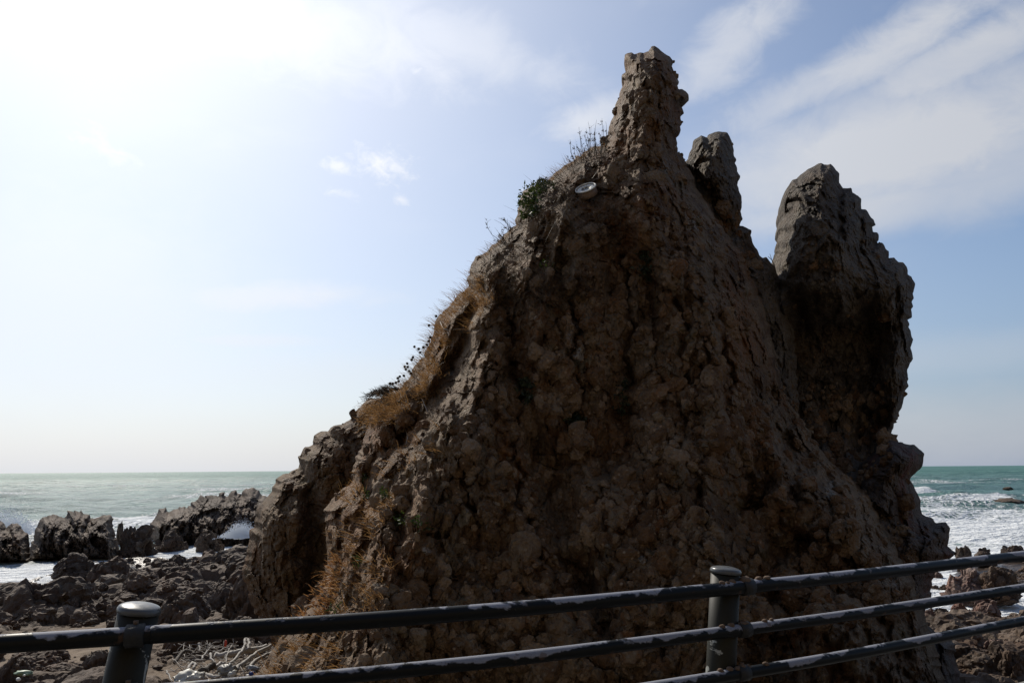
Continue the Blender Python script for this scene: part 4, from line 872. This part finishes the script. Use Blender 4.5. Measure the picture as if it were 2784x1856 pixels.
plant('windblown_shrub', 'low grey shrub combed flat by the wind on the shoulder of the left slope', 'shrub', edge_base(1060, 1065), f_)
heads = [(790, 845, 1), (830, 865, 1), (875, 850, 1), (845, 900, 1), (775, 945, 1), (762, 968, 1), (697, 1033, 2), (725, 1035, 2), (708, 1058, 2), (722, 1003, 2), (740, 1075, 2), (755, 1095, 2), (652, 1125, 3), (690, 1120, 3), (632, 1143, 3), (640, 1170, 3), (613, 1185, 3), (585, 1195, 3), (560, 1192, 3), (995, 555, 0), (928, 642, 0), (940, 755, 4), (925, 790, 4), (908, 825, 4)]
names = {1: ('plant with six round dark seedheads, topmost large group on the left slope', 'seedhead plant'), 2: ('plant with round dark seedheads halfway down the left slope skyline', 'seedhead plant'), 3: ('lowest plant with round dark seedheads, right above the windblown shrub', 'seedhead plant'),
         0: ('two lone seedheads on thin stems highest up the left slope', 'seedhead plant'), 4: ('short plant with small dark heads close to the slope above the seedhead groups', 'seedhead plant')}
for g in range(5):
    hs = [(900 + x / 3.485, 700 + y / 3.485) for x, y, k in heads if k == g]; mx, my = np.mean(hs, 0)
    b_ = edge_base(mx + 12, my + 16); e_ = empty('seedhead_plant', tuple(b_)); tag(e_, names[g][0], names[g][1], 'seedhead plants on the left slope')
    for x, y in hs:
        q = edge_base(x + 14 + RNG.uniform(0, 8), y + 20, 10, 8); tip = at(x, y, q[1]); mb = MB(); stalks(mb, None, q, tip, .0055, 3, .02, .06); mb.build('stem', M_TWIG, e_, b_)
        mb = MB(); mb.lump(tip, .027, int(x), 2, .35); mb.build('seed_head', M_TWIG, e_, b_)
def bush(name, label, cat, cx, cy, sx, sy, n, L, group=None, hang=0.0, mat=None):
    r_ = surf(cx, cy)
    if r_ is None: print('no surf', cx, cy); return
    e_ = empty(name, tuple(r_[0])); tag(e_, label, cat, group); mbs, mbl = MB(), MB(); c0 = r_[0] - r_[1] * .05
    for k in range(n):
        a_ = RNG.uniform(0, 6.28); q = RNG.random() ** .6; x = cx + math.cos(a_) * sx * q; y = cy + math.sin(a_) * sy * q; s_ = surf(x, y)
        if s_ is None: continue
        p = s_[0] + s_[1] * RNG.uniform(0, .12 + .1 * (1 - q)) * (L / .06)
        d = s_[1] + RNG.normal(size=3) * .8 + np.array([0, 0, .4 - hang]); blade(mbl, p, d, L * RNG.uniform(.6, 1.3), L * RNG.uniform(.45, .7), (0, 0, -.4), 3)
        if k % 12 == 0: mbs.tube([c0, (c0 + p) / 2 + RNG.normal(size=3) * .02, p], [.006, .005, .003], 3)
    if mbs.v: mbs.build('stem', M_TWIG, e_, r_[0])
    mbl.build('foliage', mat or M_GREEN, e_, r_[0])
bush('green_bush', 'leafy green bush hanging on the upper left shoulder of the rock stack', 'bush', 1450, 548, 27, 46, 520, .07, hang=.6)
M_DGREEN = leaf_mat('dark_leaf', (0.02, 0.03, 0.012), (0.05, 0.06, 0.03), .2)
bush('dark_shrub', 'dark low shrub just above the green bush on the skyline', 'bush', 1482, 512, 26, 16, 260, .06, mat=M_DGREEN)
for lb, x, y, sx, sy, n in [('dark clump of scrub in the hollow at the middle of the face', 1562, 1140, 34, 16, 240), ('dark hanging scrub beside the middle crack, above and right of the hollow clump', 1690, 1075, 18, 42, 260), ('dark ragged scrub in the vertical crack left of the middle of the face', 1438, 1060, 20, 34, 220), ('small dark scrub high on the face left of the tall crack', 1760, 720, 22, 40, 200)]:
    bush('dark_shrub', lb, 'bush', x, y, sx, sy, n, .06, 'dark scrub on the rock face', hang=.5, mat=M_DGREEN)
g_ = 'small green plants on the rock face'
for lb, x, y, sx, n in [('small bright green plant on the face, left one of the low pair', 1100, 1413, 15, 70), ('small bright green plant right of its low neighbour near the pale lichen', 1152, 1420, 13, 50), ('tiny green plant under the brown ledge above the low pair', 1058, 1348, 11, 45),
                        ('tiny green plant high up beside the pale vertical rib', 995, 1286, 11, 36), ('yellowish green plant at the left edge of the face', 992, 1352, 12, 40), ('faint green tuft in the dark scrub above the middle of the face', 1486, 731, 16, 50),
                        ('small green tuft in the brown streaks above the top rail', 987, 1526, 11, 36), ('green sprig touching the top rail at the foot of the face', 922, 1660, 15, 36)]:
    bush('green_plant', lb, 'plant', x, y, sx, sx * .8, n, .05, g_)
def roots(label, pts, r0=.009):
    P_ = []
    for x, y in pts:
        r_ = surf(x, y); P_.append((r_[0] + r_[1] * .05) if r_ else at(x, y, 14))
    mb = MB(); n = len(P_); mb.tube(P_, [r0 * (1 - .6 * k / n) for k in range(n)], 5); o_ = mb.build('bare_twig', M_DRIFT, None, P_[0]); tag(o_, label, 'twig', 'pale bare twigs on the rock face')
roots('pale kinked twig lying in the grass high on the left slope', [(1204, 877), (1212, 892), (1222, 899), (1242, 896), (1256, 910)])
roots('long pale root hanging over the dark hollow of the left slope', [(1148, 1075), (1153, 1090), (1161, 1105), (1170, 1125)])
roots('thin straight root slanting down the hollow left of the grey block', [(1082, 1124), (1095, 1145), (1107, 1170), (1116, 1192), (1110, 1215)])
roots('short pale root dropping to the ledge halfway up', [(1252, 880), (1258, 895), (1262, 910)])
b_ = at(2106, 722, 17); mb = MB(); mb.tube([b_, at(2098, 706, 17), at(2088, 697, 17)], [.012, .009, .005], 4); mb.tube([at(2098, 706, 17), at(2093, 690, 17)], [.007, .004], 4)
tag(mb.build('bare_twig', M_TWIG, None, b_), 'bare forked twig in the notch between the second and third pinnacles', 'twig')

# ------------------------------------------------------------------ the round drum fixed on the rock
r_ = surf(1592, 520); Yd = r_[0][1] - .3; c = at(1592, 511, Yd); dcam = EYE - c; dcam /= np.linalg.norm(dcam)
nn = math.cos(math.radians(62)) * dcam + math.sin(math.radians(62)) * (up * math.cos(math.radians(17)) - rt * math.sin(math.radians(17)))
R = Vector((0, 0, 1)).rotation_difference(Vector(nn)).to_matrix(); mpp = np.linalg.norm(c - EYE) / F * .97; ra = 28.6 * mpp
dr_ = empty('round_drum', tuple(c)); tag(dr_, 'weathered whitish round drum with a dark hollow, fixed to the rock below the highest pinnacle', 'drum')
M_DRUM = plain('weathered_plastic', (0.6, 0.58, 0.52), .45, var=.25, scale=14); M_DRUMS = plain('stained_plastic', (0.2, 0.14, 0.1), .5, var=.5, scale=10); M_BLACK = plain('black_core', (0.02, 0.02, 0.024), .5, var=.6, scale=40, bump=.6)
mb = MB(); mb.lathe([(ra * .95, -.15), (ra * .985, -.135), (ra * .96, -.02)], 48, c, R); mb.build('side_wall', M_DRUMS, dr_, c)
mb = MB(); th = np.linspace(0, 2 * math.pi, 49); mb.tube([c + np.array(R @ Vector((ra * .985 * math.cos(a), ra * .985 * math.sin(a), 0))) for a in th], .014, 8, False); mb.build('rim', M_DRUM, dr_, c)
mb = MB(); mb.lathe([(ra * .97, -.015), (ra * .8, -.006), (ra * .5, -.012), (ra * .42, -.022)], 48, c, R); mb.build('face', M_DRUM, dr_, c)
mb = MB(); mb.lathe([(ra * .42, -.021), (ra * .3, -.018), (ra * .28, -.017)], 32, c, R)
for k in range(9): mb.lump(c + np.array(R @ Vector((RNG.uniform(-.35, .35) * ra, RNG.uniform(-.3, .3) * ra, -.012))), .012, k, 1, .4)
mb.build('core', M_BLACK, dr_, c)
for x in (1576, 1604):
    a0 = at(x, 525, Yd + .06); s_ = surf(x, 552); mb = MB(); mb.tube([a0, at(x, 540, Yd + .08), (s_[0] + np.array([0, .1, 0])) if s_ else at(x, 550, Yd + .1)], .012, 8); mb.build('leg', M_BLACK, dr_, c)

# ------------------------------------------------------------------ driftwood and litter at the foot of the rock stack
def Yg(y): return 4.42 * F / (y - 1278)
def drift(label, pts, r0, taper=.5, mat=None, cat='driftwood', name='driftwood', wob=.01, group='driftwood at the foot of the rock stack'):
    r0 *= 1.3; S_ = [(380 + x / 4.9, 1700 + y / 4.9) for x, y in pts]; yb = max(p[1] for p in S_); Y_ = Yg(yb) - .15
    zz = [at(x, y, Y_ + .35 * (yb - y) / 20) for x, y in S_]; zz = dense([np.array(q) for q in zz], 4); n = len(zz)
    zz = [q + RNG.normal(size=3) * wob for q in zz]; mb = MB(); mb.tube(zz, [r0 * (1 - taper * k / n) * RNG.uniform(.85, 1.15) for k in range(n)], 7)
    return tag(mb.build(name, mat or M_DRIFT, None, zz[0]), label, cat, group)
drift('pale peeled branch bent into a tall narrow loop, standing out of the driftwood', [(1190, 510), (1290, 420), (1370, 320), (1400, 260), (1405, 185), (1440, 180), (1462, 245), (1430, 310)], .026, .1)
drift('thin forked stick pointing left above the driftwood pile', [(820, 450), (880, 345), (940, 292), (985, 265), (1000, 300)], .016)
drift('curved stick lying under the top rail left of the red piece', [(970, 350), (1050, 345), (1145, 290)], .02)
drift('thin upright stick just right of the red piece', [(1140, 490), (1160, 400), (1190, 320), (1230, 255)], .014)
drift('long grey log lying across the back of the driftwood pile', [(1000, 405), (1150, 392), (1320, 358), (1700, 275)], .062, .25)
drift('splintered grey branch slanting up to the foot of the rock stack', [(1270, 600), (1400, 485), (1560, 360), (1740, 262)], .045)
drift('second slanting grey branch, below the splintered one', [(1440, 570), (1600, 430), (1750, 350), (1830, 310)], .035)
drift('short straw-coloured stick on the brown slope right of the pile', [(1610, 565), (1720, 492)], .014)
drift('small hook-shaped stick in the middle of the pile', [(950, 370), (955, 430), (1010, 495)], .022)
drift('short horizontal stick above the white sack', [(730, 465), (880, 458)], .016)
drift('pale bent stick rising behind the white sack', [(640, 640), (655, 560), (700, 490), (735, 520), (710, 575)], .026, .2)
drift('thin dark stick leaning left of the white sack', [(355, 600), (375, 655), (440, 745)], .014)
drift('little upright stick at the top left of the pile', [(785, 240), (795, 290), (800, 335)], .02)
drift('thick brown stump end behind the white sack', [(820, 630), (900, 570), (1000, 512)], .07, .3, M_TWIG)
drift('smooth grey branch lying right of the white sack', [(870, 650), (960, 675), (1060, 690)], .04)
drift('arched brown branch over the dark hollow at the left of the pile', [(470, 490), (510, 420), (580, 350), (680, 345), (740, 370)], .035, .3, M_TWIG)
drift('short pale stick crossing the middle of the pile', [(1010, 560), (1080, 500), (1130, 505)], .035)
mb = MB()
for k in range(260):
    x, y = RNG.uniform(480, 1900), RNG.uniform(230, 760); px_, py_ = 380 + x / 4.9, 1700 + y / 4.9; p = at(px_, py_, Yg(py_ + 2)); d = RNG.normal(size=3) * np.array([1, .6, .45]); d /= np.linalg.norm(d); L = RNG.uniform(.12, .5)
    mb.tube([p - d * L / 2, p + RNG.normal(size=3) * .03, p + d * L / 2], [.009, .008, .005], 4)
stuff(mb.build('twig_litter', M_DRIFT), 'fine washed-up twigs and straw mixed through the driftwood pile', 'driftwood')
def scrap(label, x, y, w_, h_, col, cat, name, seed, rough=.35, sub=3, depth=.6, raw=False):
    px_, py_ = (x, y) if raw else (380 + x / 4.9, 1700 + y / 4.9); Y_ = Yg(py_ + h_ / 2 if raw else py_ + h_ / 9.8) - .1; mpp = Y_ / F / (1 if raw else 4.9); mb = MB()
    c_ = at(px_, py_, Y_); mb.lump(c_, 1, seed, sub, rough, (w_ * mpp / 2, w_ * mpp / 2 * depth, h_ * mpp / 2)); V = np.array(mb.v); V += .12 * h_ * mpp * facets(V * 6, .8, seed)[0][:, None] * np.array([.3, .3, 1])
    return tag(mesh_np(name, V, mb.f, plain(name + '_plastic', col, .5, var=.15), c_, True), label, cat)
scrap('big crumpled whitish sack lying at the front of the driftwood', 690, 705, 400, 190, (.42, .4, .34), 'sack', 'plastic_sack', 3, .4, 4)
scrap('rounded beige tub lying in front of the crumpled sack', 790, 700, 220, 120, (.42, .38, .33), 'tub', 'plastic_tub', 5, .12, 4)
scrap('white crooked plastic piece beside the blue one', 1240, 640, 100, 90, (.55, .54, .48), 'plastic scrap', 'plastic_scrap', 6, .6)
scrap('small white scrap between the sack and the crooked piece', 1055, 655, 40, 45, (.6, .58, .5), 'plastic scrap', 'plastic_scrap', 7, .5)
scrap('grey plastic sheet caught under the slanting branches', 1515, 565, 130, 60, (.2, .22, .24), 'plastic sheet', 'plastic_sheet', 8, .5)
scrap('small blue plastic container on top of the middle rail line', 1495, 640, 80, 55, (.02, .04, .2), 'container', 'plastic_container', 9, .15)
scrap('white lid edge just left of the blue container', 1445, 655, 60, 16, (.6, .6, .58), 'plastic scrap', 'plastic_scrap', 10, .2)
scrap('small upright red plastic piece under the top rail', 1143, 240, 36, 90, (.5, .06, .03), 'plastic scrap', 'red_plastic', 11, .2)
scrap('grey-white driftwood knot in the middle of the pile', 1150, 590, 220, 130, (.2, .19, .17), 'driftwood', 'driftwood_knot', 12, .5, 4)
scrap('washed-out green plastic strip by the lower left corner', 66, 1828, 50, 12, (.2, .27, .17), 'plastic strip', 'plastic_strip', 13, .5, 3, .5, True)
scrap('pale greenish knotted end of rope left of the green strip', 34, 1814, 15, 7, (.3, .34, .27), 'rope', 'rope_end', 14, .4, 2, .6, True)
scrap('bright white scrap in the bottom left corner', 50, 1845, 13, 9, (.75, .74, .68), 'plastic scrap', 'plastic_scrap', 15, .3, 2, .6, True)
scrap('tiny white scrap on the end of the green strip', 66, 1835, 8, 5, (.75, .74, .68), 'plastic scrap', 'plastic_scrap', 16, .3, 2, .6, True)
scrap('thin white scrap at the foot of the angular block', 218, 1846, 22, 5, (.5, .48, .42), 'plastic scrap', 'plastic_scrap', 17, .5, 2, .6, True)

# ------------------------------------------------------------------ spray where waves hit the rocks
m, t, b = newmat('spray'); pset(t, b, Base_Color=(.85, .87, .88), Roughness=.8)
M_SPRAY = m
def spray(label, cx, cy, w_, h_, Y_, n, seed):
    mb = MB(); mpp = Y_ / F; rg = np.random.default_rng(seed); c_ = at(cx, cy, Y_)
    v0 = np.array([(1, 0, -.5), (-.5, .87, -.5), (-.5, -.87, -.5), (0, 0, 1)])
    for k in range(n):
        x = rg.normal() * .33; hh = abs(rg.normal()) * .42 * math.exp(-x * x * 3); p = c_ + np.array([x * w_ * mpp, rg.normal() * .5, hh * h_ * mpp * 1.6]); s_ = rg.uniform(.02, .07) * (1.2 - min(1, hh)) * Y_ / 50
        mb.add(p + v0 * s_, [(0, 1, 2), (0, 1, 3), (1, 2, 3), (2, 0, 3)])
    for k in range(14):
        x = rg.uniform(-.45, .45); mb.lump(c_ + np.array([x * w_ * mpp, rg.normal() * .3, 0]), w_ * mpp * .13, k, 3, .5, (1.2, 1, h_ / w_ * 1.2 * math.exp(-x * x * 6)))
    stuff(mb.build('spray', M_SPRAY, smooth_=False), label, 'spray')
spray('white spray bursting in the gap under the jagged ridge', 655, 1459, 56, 34, 52, 2600, 1)
spray('white breaker spray behind the rock at the left edge', 14, 1450, 110, 60, 58, 3200, 2)
